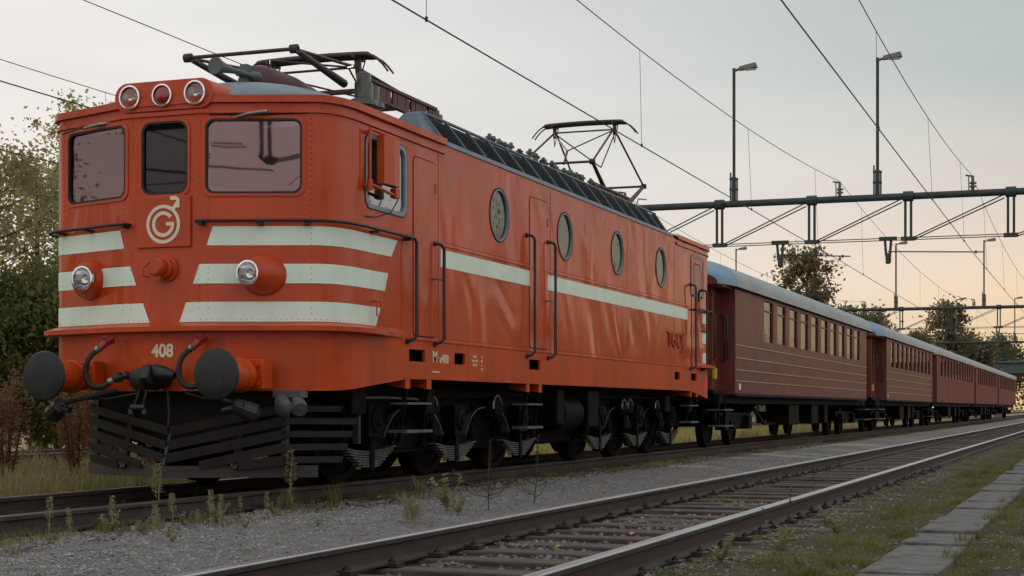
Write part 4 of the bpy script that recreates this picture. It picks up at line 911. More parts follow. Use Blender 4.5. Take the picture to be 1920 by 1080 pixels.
# underframe
MB().box(-.95, .95, 1.3, 15.4, .62, 1.35).build('underframe', 'dark', loco)
MB().box(-.95, .95, 7.75, 9.5, .28, .62).build('transformer_tank', 'under', loco, bevel=.05)
def bogie(ax, flip):
    b = empty('bogie', (0, 0, 0)); b.parent = loco
    lo, hi = ax[0]-.72, ax[-1]+.72
    for sg in (1, -1):
        top = [(hi, .94), (lo, .94), (lo, .62)]
        prof = list(top)
        for i, a in enumerate(ax):
            prof += [(a-.26, .62 if i == 0 else .46), (a-.24, .40), (a-.17, .40), (a-.17, .78), (a+.17, .78), (a+.17, .40), (a+.24, .40), (a+.26, .46 if i < len(ax)-1 else .62)]
            if i < len(ax)-1:
                c = (a+ax[i+1])/2; h = (ax[i+1]-a)/2-.34
                for k in range(9):
                    t = -1+2*k/8; prof.append((c+h*t, .46+.30*(1-abs(t)**3.5)))
        prof += [(hi, .62)]
        x = sg*1.06
        MB().prism([(x, y, z) for y, z in prof], [(x+sg*.03, y, z) for y, z in prof]).build('frame_plate', 'under', b)
        for i in range(len(ax)-1):
            a = ax[i]; c = (a+ax[i+1])/2; h = (ax[i+1]-a)/2-.34
            o = [(c+h*(-1+2*k/16), .46+.30*(1-abs(-1+2*k/16)**3.5)) for k in range(17)]
            MB().sheet([[(x, y, z) for y, z in o], [(x+sg*.11, y, z+.004) for y, z in o], [(x+sg*.11, y, z+.026) for y, z in o]]).build('frame_flange', 'spring', b, smooth=40)
        MB().box(min(x, x+sg*.12), max(x, x+sg*.12), lo, hi, .925, .955).build('frame_flange', 'under', b)
        for a in ax:
            m = MB(); xa, xb = sorted((sg*1.05, sg*1.24)); m.box(xa, xb, a-.165, a+.165, .47, .80); m.lathe((sg*1.22, a, .64), (sg, 0, 0), [(0, .13), (.04, .125), (.05, .06), (.07, .05)], 14); bx = m.build('axle_box', 'under', b, bevel=.015)
            for k in range(7):
                l = .60-.065*k; z = .325-.024*k; cv = .05
                P = [(sg*1.145, a+l*t, z+cv*(t*t)*(l/.6)**2) for t in (-1, -.5, 0, .5, 1)]
                mm = MB()
                for q0, q1 in zip(P, P[1:]): mm.bar(q0, q1, .085, .016)
                mm.build('spring_leaf', 'spring', b)
            m = MB(); xa, xb = sorted((sg*1.085, sg*1.205)); m.box(xa, xb, a-.045, a+.045, .14, .45); m.build('spring_buckle', 'under', b, bevel=.008)
            for e in (-1, 1):
                m = MB(); m.tube([(sg*1.145, a+e*.58, .33), (sg*1.145, a+e*.58, .60)], .018, 6); m.lathe((sg*1.145, a+e*.58, .42), (0, 0, 1), [(0, .05), (.05, .055), (.1, .03)], 8); m.build('spring_hanger', 'under', b)
            for e in (-1, 1): MB().bar((sg*.86, a+e*.70, .35), (sg*.86, a+e*.70, .75), .10, .06).build('brake_block', 'under', b)
    for a0_, a1_ in zip(ax, ax[1:]): MB().box(-.98, .98, a0_+.3, a1_-.3, .30, .80).build('axle_light_block', 'under', b, bevel=.04)  # boxes added between the axles to block light under the body
    for a in ax:
        for sg in (1, -1):
            m = MB(); m.lathe((sg*.69, a, .65), (sg, 0, 0), [(0, .68), (.03, .66), (.035, .65), (.135, .645), (.14, .56), (.11, .54), (.10, .2), (.2, .16), (.2, .0)], 36)
            m.build('wheel', 'under', b, smooth=40)
        MB().tube([(-1.2, a, .65), (1.2, a, .65)], .08, 10).build('axle', 'under', b)
    return b
bogie([2.53, 4.78, 6.91], 1); bogie([10.33, 12.33, 14.4], -1)
# brackets, steps, cylinders
for sg in (1, -1):
    for ya, yb in ((2.62, 3.16), (6.20, 6.66), (14.42, 14.86)):
        for y in (ya, yb):
            xa, xb = sorted((sg*1.30, sg*1.545)); m = MB(); m.add([(xa if sg > 0 else xb, y-.02, 1.0), (sg*1.545, y-.06, .96), (sg*1.545, y+.06, .96), (xa if sg > 0 else xb, y+.02, 1.0), (xa if sg > 0 else xb, y-.02, 1.10), (sg*1.545, y-.06, 1.10), (sg*1.545, y+.06, 1.10), (xa if sg > 0 else xb, y+.02, 1.10)], [(0, 3, 2, 1), (4, 5, 6, 7), (0, 1, 5, 4), (1, 2, 6, 5), (2, 3, 7, 6), (3, 0, 4, 7)])
            bk = m.build('step_bracket', 'paint_skirt', loco)
        xa, xb = sorted((sg*1.36, sg*1.56)); st = MB().box(xa, xb, ya-.06, yb+.06, .515, .545).build('step', 'spring', loco)
        for y in (ya, yb): MB().bar((sg*1.52, y, .97), (sg*1.46, y, .546), .02, .05).build('step_hanger', 'under', st)
        MB().box(xa, xb, ya-.04, yb+.04, .80, .822).build('step_tread', 'spring', st)
    for y, z, r, l in ((8.55, .70, .24, .9),):
        MB().lathe((sg*1.15, y-l/2, z), (0, 1, 0), [(0, r*.6), (.06, r), (l-.06, r), (l, r*.6)], 18).build('air_reservoir', 'under', loco, smooth=40)
    MB().box(*sorted((sg*1.0, sg*1.4)), 7.75, 8.05, .55, 1.02).build('battery_box', 'under', loco, bevel=.02)
    MB().box(*sorted((sg*1.0, sg*1.4)), 9.1, 9.6, .50, 1.02).build('battery_box', 'under', loco, bevel=.02)
    for y, r in ((3.95, .10), (5.9, .13), (11.3, .11), (11.62, .12), (13.2, .10)):
        MB().lathe((sg*1.12, y, .78), (sg*.9, -.3, 0), [(0, r), (.14, r), (.15, r*.8), (.2, r*.75), (.21, .02)], 16).build('brake_cylinder', 'under', loco, smooth=40)
        MB().tube([(sg*1.32, y-.15+r*math.cos(R(a))*1.05, .78+r*math.sin(R(a))*1.05) for a in range(10, 191, 20)], .012, 6).build('pipe_bend', 'steel', loco)
    for ya, yb in ((1.7, 7.5), (9.6, 15.2)): MB().tube([(sg*.98, ya, .30), (sg*.98, yb, .30)], .022, 6).build('brake_rod', 'under', loco)
    for y in (2.0, 3.3, 4.1, 5.5, 6.3, 7.5, 9.9, 11.0, 11.8, 13.0, 13.7, 15.0): MB().tube([(sg*1.10, y, .92), (sg*1.12, y, .6), (sg*.98, y+.05, .30)], .02, 6).build('brake_hanger', 'under', loco)
    for y in (1.75, 3.42, 9.55, 15.2): MB().tube([(sg*1.2, y, .75), (sg*1.0, y+.1, .35), (sg*.8, y+.2, .12)], .02, 6).build('sanding_pipe', 'under', loco)
    MB().tube([(sg*1.22, 1.6, .90), (sg*1.24, 5.2, .90), (sg*1.22, 7.4, .93), (sg*1.22, 15, .92)], .018, 6).build('brake_pipe', 'under', loco)
    MB().tube([(sg*1.30, 2.0, .86), (sg*1.33, 2.4, .87), (sg*1.33, 3.3, .86), (sg*1.25, 3.7, .84)], .014, 6).build('sand_pipe', 'spring', loco)
    for y in (1.9, 3.6, 13.6, 15.2): MB().box(*sorted((sg*1.08, sg*1.36)), y-.16, y+.16, .70, .98).build('sand_box', 'under', loco, bevel=.02)
# ------------------------------------------------------------------ passenger coaches
def make_coach(y0, y1, ypa, ypb, label, style, wins, zt=3.02, zb=2.11, roofmat='coach_roof', detail=True, mat='coach'):
    """y0..y1 body, ypa/ypb outer ends of the entrance platforms"""
    t = empty('passenger_coach', (0, y0, 0)); tag(t, label, 'coach', 'passenger coaches behind the locomotive')
    L = y1-y0; a0 = ypa-y0; b0 = ypb-y0; HW = 1.54; ZB = 1.03; ZR = 3.10
    for sg in (1, -1):
        m = MB(); xa, xb = sorted((sg*HW, sg*(HW-.05)))
        m.box(xa, xb, 0, L, ZB, zb); m.box(xa, xb, 0, L, zt, ZR)
        ed = [0]+[q for w in wins for q in (w[0]-y0, w[1]-y0)]+[L]
        for i in range(0, len(ed), 2): m.box(xa, xb, ed[i], ed[i+1], zb, zt)
        sw = m.build('side_wall', mat, t)
        for w in wins:
            p = MB().box(*sorted((sg*(HW-.036), sg*(HW-.041))), w[0]-y0, w[1]-y0, zb, zt).build('window', 'glass_coach', t)
            if sg > 0 or detail:
                q = w[0]-y0; e = w[1]-y0; f = MB()
                po = [(q, zb), (e, zb), (e, zt), (q, zt)]; pi = [(q+.035, zb+.035), (e-.035, zb+.035), (e-.035, zt-.035), (q+.035, zt-.035)]
                f.ring([(sg*(HW-.005), u, v) for u, v in po], [(sg*(HW-.005), u, v) for u, v in pi], [(sg*(HW-.045), u, v) for u, v in po], [(sg*(HW-.045), u, v) for u, v in pi]); f.build('frame', 'coach_end', p)
            MB().box(*sorted((sg*(HW-.02), sg*(HW-.05))), w[0]-y0+.03, w[1]-y0-.03, lerp(zb, zt, .72), lerp(zb, zt, .72)+.035).build('transom', 'coach_end', p) if sg > 0 and detail else None
            hh = random.choice((.95, .80, .55, .7, .45))
            if random.random() < .7: MB().sheet([[(sg*(HW-.10-.02*(k % 2)), w[0]-y0+.02+(w[1]-w[0]-.04)*k/14, z) for k in range(15)] for z in (zb-.05, lerp(zb, zt, hh))]).build('blind', 'blind', p, fix=False)
        if style == 1:
            for z in (1.975, 1.73, 1.50, 1.29):
                MB().box(*sorted((sg*(HW-.01), sg*(HW+.014))), 0.0, L, z-.011, z+.011).build('trim_line', 'trim', t)
            MB().box(*sorted((sg*(HW-.01), sg*(HW+.02))), 0, L, ZB-.03, ZB+.02).build('sill', 'louvre_frame', t)
        else:
            MB().box(*sorted((sg*(HW-.01), sg*(HW+.012))), 0, L, 2.02, 2.06).build('trim_line', mat, t)
            n = max(2, int(L/2.4))
            for i in range(1, n): MB().box(*sorted((sg*(HW-.01), sg*(HW+.006))), L*i/n-.02, L*i/n+.02, ZB, 2.02).build('panel_strip', 'coach_end', t)
    MB().box(HW+.0005, HW+.003, .30, .48, 1.12, 1.24).build('data_mark', 'cream', t) if style == 1 else None
    # floor, partition inside, end walls
    MB().box(-HW+.06, HW-.06, .02, L-.02, ZB, ZB+.06).build('floor', 'dark', t)
    for y in (0, L): MB().box(-HW+.001, HW-.001, y-.03, y+.03, ZB, ZR).build('end_wall', 'coach_end', t)
    MB().box(-HW+.3, HW-.3, L*.1, L*.9, 1.1, 1.9).build('seats', 'dark', t)
    # roof
    rows = []; NA = 24; ra, rb = a0-.25, b0+.25
    ys = [ra, ra+.06, ra+.18, ra+.4, ra+.9, L*.3, L*.6, rb-.9, rb-.4, rb-.18, rb-.06, rb]
    def rr(y):
        e = min(y-ra, rb-y); return min(1, max(0, e)/.9)**.5 if e < .9 else 1.
    def sec(y):
        k = rr(y); w = 1.42+.21*k; h = .30+.33*k
        return [(w*math.sin(R(-90+180*i/NA))*(1 if True else 0), y, 3.06+h*max(0, math.cos(R(-90+180*i/NA)))**.75) for i in range(NA+1)]
    rf = MB().sheet([sec(y) for y in ys]).build('roof', roofmat, t, smooth=60)
    MB().sheet([sec(y) for y in (ra-.004, ra+.04, ra+.16, ra+.38, ra+.85)]).build('roof_front_cap', 'coach_roof_end' if style == 1 else roofmat, rf, smooth=60).scale = (1.003, 1, 1.002)
    for y in (ra, rb): MB().prism([(p[0], y, p[2]) for p in sec(y)], [(p[0], y+(.02 if y == ra else -.02), p[2]) for p in sec(y)]).build('roof_end_board', 'coach_end', rf)
    MB().box(-1.5, 1.5, ra+.1, rb-.1, 3.02, 3.07).build('ceiling', 'coach_end', t)
    for i in range(int(L/3)): MB().lathe((0 if i % 2 else .35, 1.5+i*3, 3.64), (0, 0, 1), [(0, .10), (.08, .10), (.10, .16), (.14, .14), (.16, .02)], 12).build('roof_ventilator', roofmat, rf, smooth=40)
    # entrance platforms
    for pa, pb, d in ((a0, 0, 1), (b0, L, -1)):
        lo, hi = min(pa, pb), max(pa, pb)
        if hi-lo < .3: continue
        MB().box(-1.30, 1.30, lo, hi, ZB, ZB+.08).build('platform_floor', 'louvre_frame', t)
        v = MB(); v.box(-.72, .72, lo+.02*d if d > 0 else hi-.08, lo+.08 if d > 0 else hi-.02, ZB, 3.05); v.build('gangway_wall', 'coach_end', t)
        for sg in (1, -1):
            dr = MB().box(*sorted((sg*1.18, sg*1.22)), lo+.25, hi-.10, ZB+.05, 3.02).build('entrance_door', 'coach_end', t)
            MB().box(*sorted((sg*1.215, sg*1.225)), lo+.40, hi-.28, 2.15, 2.9).build('door_window', 'glass_coach', dr)
            MB().box(*sorted((sg*1.16, sg*1.26)), lo, lo+.10, ZB, 3.02).build('corner_post', 'coach_end', t); MB().box(*sorted((sg*1.16, sg*1.26)), lo+.62, lo+.72, ZB, 3.02).build('corner_post', 'coach_end', t)
            MB().box(*sorted((sg*.7, sg*1.2)), lo+.03, lo+.07, ZB, 3.02).build('corner_panel', 'coach_end', t)
            for yy, x in ((lo+.06, 1.30), (lo+.70, 1.34), (hi-.16 if d > 0 else lo+.2, 1.42)):
                o = MB().tube([(sg*(x-.07), yy, 1.66), (sg*x, yy, 1.70), (sg*x, yy, 2.50), (sg*(x-.07), yy, 2.54)], .016, 6).build('handrail', 'black', t, smooth=60)
            so = MB().box(*sorted((sg*1.18, sg*1.5)), lo, hi, .42, .45).build('step', 'spring', t)
            MB().box(*sorted((sg*1.18, sg*1.5)), lo, hi, .72, .75).build('step_tread', 'spring', so)
            for yy in (lo+.12, hi-.12): MB().bar((sg*1.35, yy, ZB), (sg*1.35, yy, .451), .03, .05).build('step_hanger', 'under', so)
        MB().box(1.22, 1.30, lo+.02, lo+.26, 1.32, 1.52).build('end_marker', 'yellow', t) if d > 0 and style == 1 else None
    # underframe
    lo, hi = a0, b0
    MB().box(-1.35, 1.35, lo+.05, hi-.05, .86, ZB-.001).build('underframe', 'under', t)
    for sg in (1, -1):
        tr = MB(); c0, c1 = L*.30, L*.70
        tr.bar((sg*1.0, c0-1.5, .86), (sg*1.0, c0, .42), .06, .06); tr.bar((sg*1.0, c0, .42), (sg*1.0, c1, .42), .06, .06); tr.bar((sg*1.0, c1, .42), (sg*1.0, c1+1.5, .86), .06, .06); tr.build('truss_rod', 'under', t)
        for yy, w_ in ((L*.38, 1.3), (L*.55, 1.0), (L*.66, .5)): MB().box(*sorted((sg*.75, sg*1.3)), yy, yy+w_, .38, .86).build('equipment_box', 'under', t, bevel=.02)
        for yy in (lo-.25, hi+.25):
            e = 1 if yy < 0 else -1
            b = MB().lathe((sg*.875, yy, 1.05), (0, e, 0), [(0, .02), (.01, .2), (.03, .22), (.05, .2), (.08, .09), (.2, .09), (.2, .13), (.48, .13)], 18).build('buffer', 'buffer_black', t, smooth=40)
    MB().tube([(.2, lo-.4, .95), (.15, lo-.25, .7), (.2, lo+.05, .9)], .025, 6).build('brake_hose', 'rubber', t)
    for yb in (lo+2.6, hi-2.6):
        bo = MB().box(-.98, .98, yb-.25, yb+.25, .50, .80).build('bogie', 'under', t)
        for sg in (1, -1):
            b = MB(); b.box(*sorted((sg*.98, sg*1.10)), yb-1.7, yb+1.7, .52, .68)
            for a in (-1.1, 1.1): b.box(*sorted((sg*1.0, sg*1.22)), yb+a-.15, yb+a+.15, .34, .62)
            for k in range(5): b.box(*sorted((sg*1.06, sg*1.16)), yb-.5+.07*k, yb+.5-.07*k, .48-.034*k, .52-.034*k)
            b.build('bogie_side', 'under', bo)
        for a in (-1.1, 1.1):
            for sg in (1, -1): MB().lathe((sg*.69, yb+a, .47), (sg, 0, 0), [(0, .50), (.03, .48), (.035, .47), (.135, .465), (.14, .40), (.10, .38), (.10, 0)], 24).build('wheel', 'under', bo, smooth=40)
            MB().tube([(-1.15, yb+a, .47), (1.15, yb+a, .47)], .07, 8).build('axle', 'under', bo)
    return t
w1 = [(20.72+1.445*i, 21.72+1.445*i) for i in range(10)]
make_coach(17.98, 36.15, 17.22, 37.4, 'first brown-red passenger coach, with pale trim lines, coupled behind the locomotive', 1, w1)
w2 = [(42.1+1.36*i, 42.98+1.36*i) for i in range(10)]
make_coach(40.96, 56.0, 39.4, 57.0, 'second brown-red coach with trim lines and a blue roof end', 1, w2)
w3 = [(59.8+1.62*i, 60.8+1.62*i) for i in range(12)]
make_coach(58.1, 79.6, 58.0, 79.7, 'third coach, plain panelled red side behind the two trimmed coaches', 2, w3, detail=False, mat='coach_far')
w4 = [(82.6+1.62*i, 83.6+1.62*i) for i in range(11)]
make_coach(81.0, 101., 80.9, 101.1, 'fourth plain red coach far down the train', 2, w4, detail=False, mat='coach_far')
w5 = [(104+1.62*i, 105+1.62*i) for i in range(13)]
make_coach(102.4, 126.2, 102.3, 126.3, 'last plain red coach at the far end of the train', 2, w5, detail=False, mat='coach_far')
# ------------------------------------------------------------------ far road bridge
br = empty('road_bridge', (0, 190, 0)); tag(br, 'grey-green concrete bridge with railing beyond the end of the train', 'bridge')
MB().box(-60, 60, 0, 9, 5.0, 6.3).build('deck', 'concrete', br, bevel=.05)
MB().box(-60, 60, -.4, .2, 6.3, 6.5).build('deck_edge', 'concrete', br)
for x in (-22, -14, -3.6, 2.6, 8.0, 16, 26): MB().box(x-.5, x+.5, 1, 8, -.4, 5.0).build('pier', 'concrete', br, bevel=.05)
m = MB()
for i in range(61): m.box(-60+i*2-.03, -60+i*2+.03, -.3, -.24, 6.5, 7.5)
for z in (6.9, 7.2, 7.5): m.box(-60, 60, -.3, -.25, z-.03, z+.03)
m.build('railing', 'gantry', br)
for sx in (-1, 1): MB().add([(sx*28, -1, -.3), (sx*75, -1, -.3), (sx*75, -1, 6.3), (sx*42, -1, 6.3), (sx*28, 12, -.3), (sx*75, 12, -.3), (sx*75, 12, 6.3), (sx*42, 12, 6.3)], [(0, 1, 2, 3), (4, 7, 6, 5), (3, 2, 6, 7), (0, 3, 7, 4), (1, 5, 6, 2)]).build('abutment', 'concrete', br)
# ------------------------------------------------------------------ trees
def make_tree(loc, h, rad, label, leafmat='leaf', nleaf=14000, ls=.10, crown0=.18, limbs=22, shape='oval', group='trees', seed=1, lean=0., clump=.45):
    rd = random.Random(seed); r2 = np.random.default_rng(seed)
    t = empty('tree', (loc[0], loc[1], -.3)); tag(t, label, 'tree', group)
    tr = MB(); pts = []; rs = []
    for i in range(9):
        f = i/8; pts.append((math.sin(f*3+seed)*.12*h*.06+lean*f*f, math.cos(f*2.3+seed)*.10*h*.06, h*.95*f)); rs.append(max(.012, h*.017*(1-f)**.8+.01))
    tr.tube(pts, rs, 8)
    tips = []
    def prof(f):
        if shape == 'oval': return math.sin(math.pi*min(1, max(.02, (f-crown0)/(1.02-crown0)))**.75)**.8
        if shape == 'poplar': return .35+.65*math.sin(math.pi*min(1, max(.02, (f-crown0)/(1.02-crown0)))**.6)
        return max(.25, 1-(max(0, f-.25))**1.2)
    for k in range(limbs):
        f = crown0+(1-crown0)*((k+rd.random()*.6)/limbs)**.9*.97; a = k*2.4+rd.uniform(-.4, .4)
        i = min(7, int(f*8)); u = f*8-i; b = Vector(pts[i]).lerp(Vector(pts[i+1]), u)
        l = rad*prof(f)*rd.uniform(.75, 1.12); rise = rd.uniform(.15, .6)*l
        e = b+Vector((math.cos(a)*l, math.sin(a)*l, rise)); mid = b.lerp(e, .5)+Vector((0, 0, rise*.1))
        r0 = max(.012, h*.006*(1-f*.7)); tr.tube([b, mid, e], [r0, r0*.6, .006], 5)
        for q in range(rd.randint(4, 6)):
            s = b.lerp(e, rd.uniform(.3, 1.)); v = Vector((rd.gauss(0, 1), rd.gauss(0, 1), rd.gauss(.25, .7))).normalized()*rad*rd.uniform(.15, .4); tr.tube([s, s+v], [r0*.35, .004], 4); tips.append((s+v, rd.uniform(.5, 1.2)))
        tips.append((e, 1.))
    tr.build('trunk', 'bark', t, smooth=60)
    T = np.array([tuple(p) for p, w in tips]); Wt = np.array([w for p, w in tips]); Wt /= Wt.sum()
    idx = r2.choice(len(T), nleaf, p=Wt); cs = (rad*clump*.5)*r2.uniform(.5, 1.3, len(T))
    P = T[idx]+r2.normal(0, 1, (nleaf, 3))*cs[idx][:, None]*np.array([1, 1, .8])*.62
    P = P[P[:, 2] > .15]; n = len(P)
    A = r2.normal(0, 1, (n, 3)); A /= np.linalg.norm(A, axis=1)[:, None]; B = r2.normal(0, 1, (n, 3)); B = B-A*(A*B).sum(1)[:, None]; B /= np.linalg.norm(B, axis=1)[:, None]
    sz = (ls*r2.uniform(.6, 1.35, n))[:, None]
    V = np.stack([P-A*sz*.6, P+B*sz*.38, P+A*sz*.6, P-B*sz*.38], 1).reshape(-1, 3)
    me = bpy.data.meshes.new('crown'); me.vertices.add(n*4); me.vertices.foreach_set('co', V.ravel()); me.loops.add(n*4); me.loops.foreach_set('vertex_index', np.arange(n*4)); me.polygons.add(n); me.polygons.foreach_set('loop_start', np.arange(n)*4); me.update(calc_edges=True)
    me.materials.append(M[leafmat]); o = bpy.data.objects.new('crown', me); C.objects.link(o); o.parent = t; return t
G1 = 'trees on the left edge of the yard'
make_tree((-18.2, 17.2), 8.9, 2.0, 'tall birch at the left edge, its top above the others', 'leaf', 7500, .10, .15, 26, 'poplar', G1, 3, clump=.5)
make_tree((-15.4, 17.6), 7.3, 1.9, 'pale backlit birch left of the locomotive, lower than the edge birch', 'leaf', 7500, .10, .12, 26, 'oval', G1, 5, clump=.5)
make_tree((-19.5, 27.0), 10.2, 1.7, 'birch top showing just over the cab roof edge', 'leaf', 8000, .10, .2, 24, 'poplar', G1, 8, clump=.5)
make_tree((-17.4, 22.0), 7.8, 2.0, 'leafy birch half hidden behind the locomotive cab', 'leaf', 7500, .10, .10, 26, 'oval', G1, 12, clump=.5)
make_tree((-21.5, 15.5), 8.8, 2.3, 'birch outside the left edge of the view', 'leaf', 8000, .09, .12, 24, 'oval', G1, 13, clump=.5)
G2 = 'bushes under the birches'
for i, (x, y, h, r, l) in enumerate([(-13.2, 14.6, 3.9, 1.7, 'dark green bush at the left edge below the birches'), (-11.9, 15.4, 3.6, 1.6, 'dark green bush beside the locomotive front, right of the edge bush'), (-14.2, 18.5, 4.0, 1.8, 'taller dark bush behind the left buffer'), (-16.0, 12.5, 4.0, 1.8, 'dark bush outside the left edge'), (-13.0, 20.5, 3.6, 1.8, 'dark bush hidden behind the locomotive nose')]):
    make_tree((x, y), h, r, l, 'leaf_dark', 13000, .10, .04, 26, 'round', G2, 30+i, clump=.55)
G3 = 'trees behind the coaches'
make_tree((-12.5, 108), 13.4, 2.5, 'tall loose-leaved poplar rising behind the first coach roof', 'leaf_far', 9000, .26, .15, 26, 'poplar', G3, 41, clump=.5)
make_tree((-15.8, 106), 10.2, 2.0, 'smaller tree leaning out left of the tall poplar', 'leaf_far', 5000, .26, .15, 20, 'oval', G3, 42, clump=.5)
for i, (x, y, h, r, l) in enumerate([(-11.0, 124, 9.4, 3.2, 'dark rounded tree right of the tall poplar'), (-12.5, 142, 9.6, 3.6, 'low dark tree above the second coach roof'), (-9.2, 150, 8.4, 2.6, 'small yellowish tree at the end of the low dark trees'), (-7.4, 168, 12.6, 3.4, 'round dark tree under the far gantries above the third coach'), (-4.8, 172, 9.0, 2.4, 'lower tree joined to the round dark tree at right'), (-4.5, 214, 10.6, 4.2, 'tree beyond the bridge at the right edge'), (1.2, 216, 10.0, 4.4, 'rightmost tree beyond the bridge')]):
    make_tree((x, y), h, r, l, 'leaf_far', 7000, .34, .08, 24, 'oval' if i in (3, 5) else 'round', G3, 50+i, clump=.5)
n = 60000
wy = rng.uniform(8, 320, n); wx = -34-(wy*.04)-np.abs(rng.normal(0, 7, n)); hgt = 4.2+2.8*np.exp(-((wy-85)/75)**2)+1.8*np.sin(wy*.21)+1.3*np.sin(wy*.57+1)+.9*np.sin(wy*1.3); hgt = np.where((wy > 28) & (wy < 84), 1.2+.2*hgt, hgt); wz = -.3+hgt*rng.uniform(0, 1, n)**.8
P = np.stack([wx, wy, wz], 1); A = rng.normal(0, 1, (n, 3)); A /= np.linalg.norm(A, axis=1)[:, None]; B = rng.normal(0, 1, (n, 3)); B -= A*(A*B).sum(1)[:, None]; B /= np.linalg.norm(B, axis=1)[:, None]
sz = rng.uniform(.15, .45, n)[:, None]; V = np.stack([P-A*sz*.6, P+B*sz*.4, P+A*sz*.6, P-B*sz*.4], 1).reshape(-1, 3)
me = bpy.data.meshes.new('distant_wood'); me.vertices.add(n*4); me.vertices.foreach_set('co', V.ravel()); me.loops.add(n*4); me.loops.foreach_set('vertex_index', np.arange(n*4)); me.polygons.add(n); me.polygons.foreach_set('loop_start', np.arange(n)*4); me.update(calc_edges=True)
me.materials.append(M['leaf_dark']); o = bpy.data.objects.new('distant_wood', me); C.objects.link(o); tag(o, 'low dark green wood far behind the train', 'wood', kind='stuff')
P2 = V.copy(); P2[:, 0] = -5-P2[:, 0]; P2[:, 2] *= 1.7; P2[:, 1] -= 30
me = bpy.data.meshes.new('wood_beyond_the_yard'); me.vertices.add(n*4); me.vertices.foreach_set('co', P2.ravel()); me.loops.add(n*4); me.loops.foreach_set('vertex_index', np.arange(n*4)); me.polygons.add(n); me.polygons.foreach_set('loop_start', np.arange(n)*4); me.update(calc_edges=True)
me.materials.append(M['leaf_dark']); o = bpy.data.objects.new('wood_beyond_the_yard', me); C.objects.link(o); tag(o, 'low dark wood beyond the yard on the right, seen mirrored in the windows', 'wood', kind='stuff')
make_tree((-19.5, -3.2), 8.0, 1.5, 'birch outside the view, mirrored in the left front window', 'leaf', 8000, .09, .12, 24, 'oval', G1, 14, clump=.5)
make_tree((-13.8, -4.6), 7.0, 1.1, 'bush outside the view, mirrored in the left front window', 'leaf_dark', 8000, .09, .05, 24, 'round', G2, 15, clump=.5)
# ------------------------------------------------------------------ weeds
def weed_mesh(kind, seed):
    rd = random.Random(seed); st = MB(); lf = MB()
    def leaf(p, d, l, w):
        p = Vector(p); d = Vector(d).normalized(); u = d.cross(Vector((0, 0, 1))); u = u.normalized() if u.length > .05 else Vector((1, 0, 0)); n = u.cross(d)
        q = p+d*l*.5+n*l*.08; e = p+d*l-Vector((0, 0, l*.15)); lf.add([p, q+u*w/2, e, q-u*w/2], [(0, 1, 2, 3)])
    if kind == 'candle':     # upright pale weed with a feathery head
        H = rd.uniform(.30, .42); st.tube([(0, 0, 0), (rd.uniform(-.02, .02), 0, H*.5), (rd.uniform(-.03, .03), rd.uniform(-.03, .03), H)], [.005, .004, .002], 4)
        for i in range(26): z = rd.uniform(.05, H*.6); a = rd.uniform(0, 6.28); leaf((0, 0, z), (math.cos(a), math.sin(a), .6), rd.uniform(.04, .09), .012)
        for i in range(130):
            z = H*rd.uniform(.5, 1.02); a = rd.uniform(0, 6.28); r = .035*(1.25-z/H)**.8; leaf((math.cos(a)*r, math.sin(a)*r, z), (math.cos(a), math.sin(a), rd.uniform(.3, 1.4)), rd.uniform(.015, .035), .012)
    elif kind == 'bush':
        for k in range(9):
            a = rd.uniform(0, 6.28); l = rd.uniform(.12, .28); e = Vector((math.cos(a)*l*.5, math.sin(a)*l*.5, l)); st.tube([(0, 0, 0), e*.5+Vector((0, 0, .02)), e], [.004, .003, .002], 4)
            for i in range(26):
                f = rd.uniform(.25, 1.05); a2 = rd.uniform(0, 6.28); leaf(e*f, (math.cos(a2), math.sin(a2), rd.uniform(.0, .8)), rd.uniform(.025, .06), .022)
    elif kind == 'stalk':
        H = rd.uniform(.5, .62); st.tube([(0, 0, 0), (.01, .01, H*.5), (.0, .02, H)], [.005, .004, .002], 4)
        for k in range(6):
            z = rd.uniform(.03, H*.35); a = rd.uniform(0, 6.28); l = rd.uniform(.15, .3); e = (math.cos(a)*l, math.sin(a)*l, z+l*.45); st.tube([(0, 0, z), (e[0]*.5, e[1]*.5, z+l*.1), e], [.004, .003, .002], 4)
            for i in range(4): leaf(e, (rd.uniform(-1, 1), rd.uniform(-1, 1), .5), .035, .014)
        for i in range(70): z = H*rd.uniform(.55, 1.02); a = rd.uniform(0, 6.28); leaf((0, .015*z/H, z), (math.cos(a), math.sin(a), rd.uniform(-.2, 1)), rd.uniform(.015, .035), .014)
    elif kind == 'grass':
        for i in range(70):
            a = rd.uniform(0, 6.28); l = rd.uniform(.10, .28); leaf((rd.gauss(0, .03), rd.gauss(0, .03), 0), (math.cos(a)*.35, math.sin(a)*.35, 1), l, .007)
    else:  # dock: tall rusty seed spikes
        for k in range(5):
            a = rd.uniform(0, 6.28); H = rd.uniform(.75, 1.2); e = Vector((math.cos(a)*.16, math.sin(a)*.16, H)); st.tube([(e.x*.2, e.y*.2, 0), e*.5, e], [.009, .007, .003], 4)
            for i in range(260):
                f = rd.uniform(.28, 1.02); a2 = rd.uniform(0, 6.28); r = .055*(1.3-f)+.012; p = e*f+Vector((math.cos(a2)*r, math.sin(a2)*r, 0)); leaf(p, (math.cos(a2), math.sin(a2), rd.uniform(-.2, .8)), rd.uniform(.02, .045), .024)
        for i in range(22): a = rd.uniform(0, 6.28); leaf((0, 0, rd.uniform(.02, .25)), (math.cos(a), math.sin(a), rd.uniform(.3, 1.)), rd.uniform(.12, .25), .045)
    return st, lf
WM = {}
